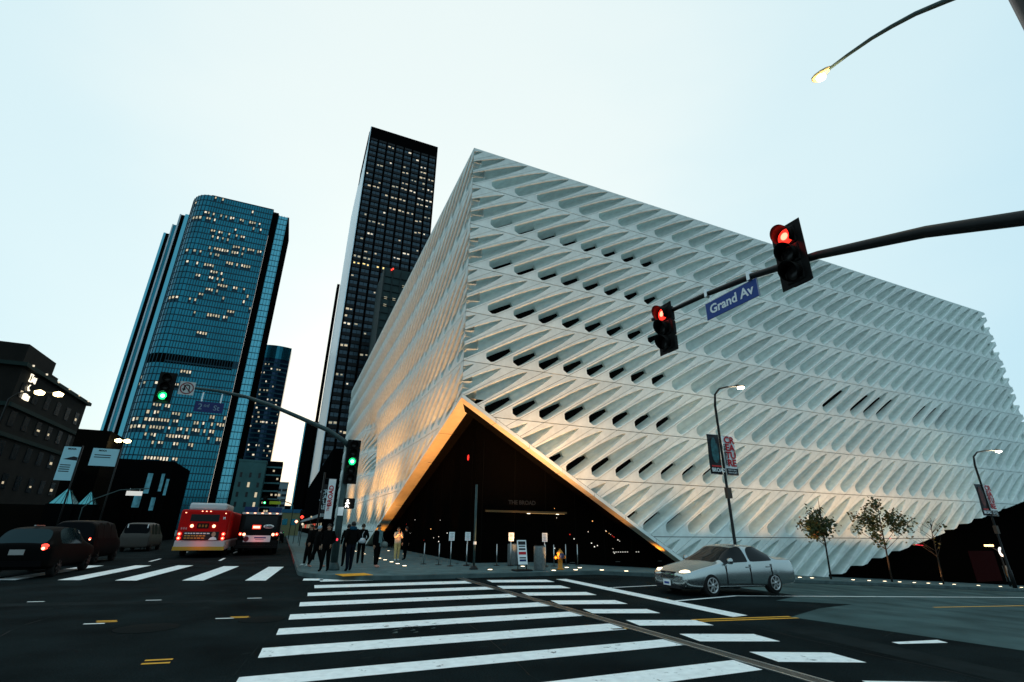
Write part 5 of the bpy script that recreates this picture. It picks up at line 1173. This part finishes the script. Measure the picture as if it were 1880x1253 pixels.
# dark museum plaza: low blocks, glass pyramids, banners
t = thing('plaza_building', 'low dark plaza building behind the two pale banners', 'building', (-40, 52, 0))
m = MB(); m.span((0, 0, 0), (22.5, 30, 3.2)); m.span((-40, -6, 0), (3, 20, 8.4)); m.build('wall', mat('dark_sandstone', (.003, .0026, .002), .9, var=.3, scale=.5, spec=.02), t)
m = MB(); m.span((19.9, 9, 3.2), (22.6, 14, 10.6)); m.build('stair_tower', MATS['dark_sandstone'], t)
m = MB(); m.span((16, 22, 0), (26.2, 34, 9.3)); m.span((22.5, 4, 0), (22.6, 28, 6.3)); m.build('hoarding', TBLACK, t)
PYG = mat('pyramid_glass', (.10, .34, .36), .12, metal=.7)
for i, (px, s, h) in enumerate(((-15.75, .75, 1.3), (-14.3, .5, 1.1))):
    t = thing('glass_pyramid', ('larger' if i == 0 else 'smaller') + ' glass pyramid skylight below the pale banners', 'skylight', (px, 50, 0), 0, 'pyramid skylights')
    m = MB(); m.span((-s - .1, -s - .1, 0), (s + .1, s + .1, 3.2)); m.build('plinth', TBLACK, t)
    b = [(-s, -s, 3.21), (s, -s, 3.21), (s, s, 3.21), (-s, s, 3.21)]; ap = (0, 0, 3.21 + h)
    for k in range(4): m = MB(); m.add([b[k], b[(k + 1) % 4], ap], [(0, 1, 2)]); m.build('glass_face', PYG, t)
    m = MB()
    for k in range(4):
        m.tube([b[k], ap], .03, 5); m.tube([b[k], b[(k + 1) % 4]], .03, 5)
        for q in (.25, .5, .75): e0 = Vector(b[k]).lerp(Vector(b[(k + 1) % 4]), q); m.tube([e0, e0.lerp(Vector(ap), 1 - abs(q - .5) * 1.2)], .018, 4)
    m.build('glazing_bars', TBLACK, t)
BANC = mat('banner_cyan', (.30, .52, .58), .6)
for i, (x0, x1, z0_, z1_) in enumerate(((-13.53, -12.68, 4.33, 6.4), (-12.05, -10.65, 5.3, 6.4))):
    b = thing('banner', ('tall' if i == 0 else 'wide') + ' pale blue MOCA banner on the left', 'banner', ((x0 + x1) / 2, 40, z0_), 0, 'pale blue plaza banners'); w, h = x1 - x0, z1_ - z0_
    m = MB(); m.box((0, 0, h / 2), (w, .03, h)); m.build('cloth', BANC, b); text('print_lettering', 'MOCA', .14, BLACKINK, b, (-w * .12 if i else 0, -.02, h - .14), (1, 0, 0), (0, 0, 1), bold=.008)
    for k in range(4 if i == 0 else 2): MB().box((-.08 if i == 0 else -.1, -.018, (h * .45 - k * .13) if i == 0 else h * .62 - k * .14), (w * .62, .004, .055)).build('print_line', BLACKINK, b)
    if i == 0: MB().add([(-.3, -.018, 1.28), (.2, -.018, 1.48), (.42, -.018, 1.42), (.42, -.018, 1.22)], [(0, 1, 2, 3)]).build('print_shape', BLACKINK, b)
    m = MB(); m.tube([(w / 2 + .06, .03, -z0_ + .15), (w / 2 + .06, .03, h + .1)], .05, 8); m.build('pole', DPOLE, b)
t = thing('hanging_sign', 'small lit white sign hanging from a thin arm above the cars at left', 'sign', (-9.9, 34, 0))
m = MB(); m.tube([(0, 0, 0), (0, 0, 2.6), (.4, 0, 3.05), (1.4, 0, 3.55), (2.7, 0, 3.68)], .03, 6); m.build('arm', POLE, t)
m = MB(); m.box((2.08, 0, 3.40), (.74, .03, .24)); m.build('panel', glow('panel_lit', (1, .93, .85), .5), t)
for x in (1.85, 2.3): MB().box((x, 0, 3.58), (.02, .02, .16)).build('hanger', CHROME, t)
for i, (x, z, w, h) in enumerate(((-10.75, 4.2, .35, 1.6), (-9.85, 4.4, .22, 1.4), (-9.45, 4.1, .2, 1.3), (-11.2, 3.1, .5, 1.2), (-10.1, 2.9, .3, 1.0))):
    b = thing('street_poster', f'{ord_[i]} narrow blue poster strip on the dark hoarding left of the red bus', 'poster', (x, 50, 0), 0, 'blue poster strips on the dark hoarding')
    m = MB(); m.box((0, 0, z + h / 2), (w, .03, h)); m.build('panel', mat('poster_blue', (.10, .30, .36), .6, var=.5, scale=2), b); m = MB(); m.box((0, .05, (z + h) / 2), (.06, .05, z + h)); m.build('post', TBLACK, b)
# far signals down the avenue
for i, (x, z, c) in enumerate(((2.2, 3.5, 'green'), (-2.95, 5.3, 'green'))):
    signal((x, 80, z), 0, ['small far green signal above the crowd', 'small far green signal over the dark bus'][i], 2, c)
t = thing('far_mast_arm', 'thin far mast arm with a yellow green sign above the dark bus', 'traffic pole', (.6, 80.3, 0))
m = MB(); m.tube([(.3, 0, 0), (.3, 0, 4.6), (-.3, 0, 5.0), (-1.5, 0, 5.35), (-3.4, 0, 5.4)], .06, 8); m.build('pole', POLE, t); m = MB(); m.box((-2.2, -.1, 4.98), (1.5, .04, .42)); m.build('sign_panel', mat('sign_lime', (.35, .42, .02), .5), t)
for i, (x, y, z, e_, c, lb) in enumerate(((1.2, 60, 2.2, .16, TAILC, 'bright red lamp glowing over the crowd'), (1.75, 62, 2.7, .2, TAILL, 'oval red lamp sign above the crowd'), (1.6, 52, 1.9, .12, LIT3, 'small white lamp behind the waiting crowd'), (2.4, 55, 2.6, .1, LIT1, 'small amber lamp left of the corner pole'))):
    t = thing('street_light', lb, 'lamp', (x, y, .15)); m = MB(); m.tube([(0, .1, 0), (0, .1, z)], .03, 6); m.build('post', DPOLE, t); m = MB(); m.lathe((0, 0, z), [(e_ * .3, -e_), (e_, 0), (e_ * .3, e_ * .7)], 12); m.build('globe', c, t)
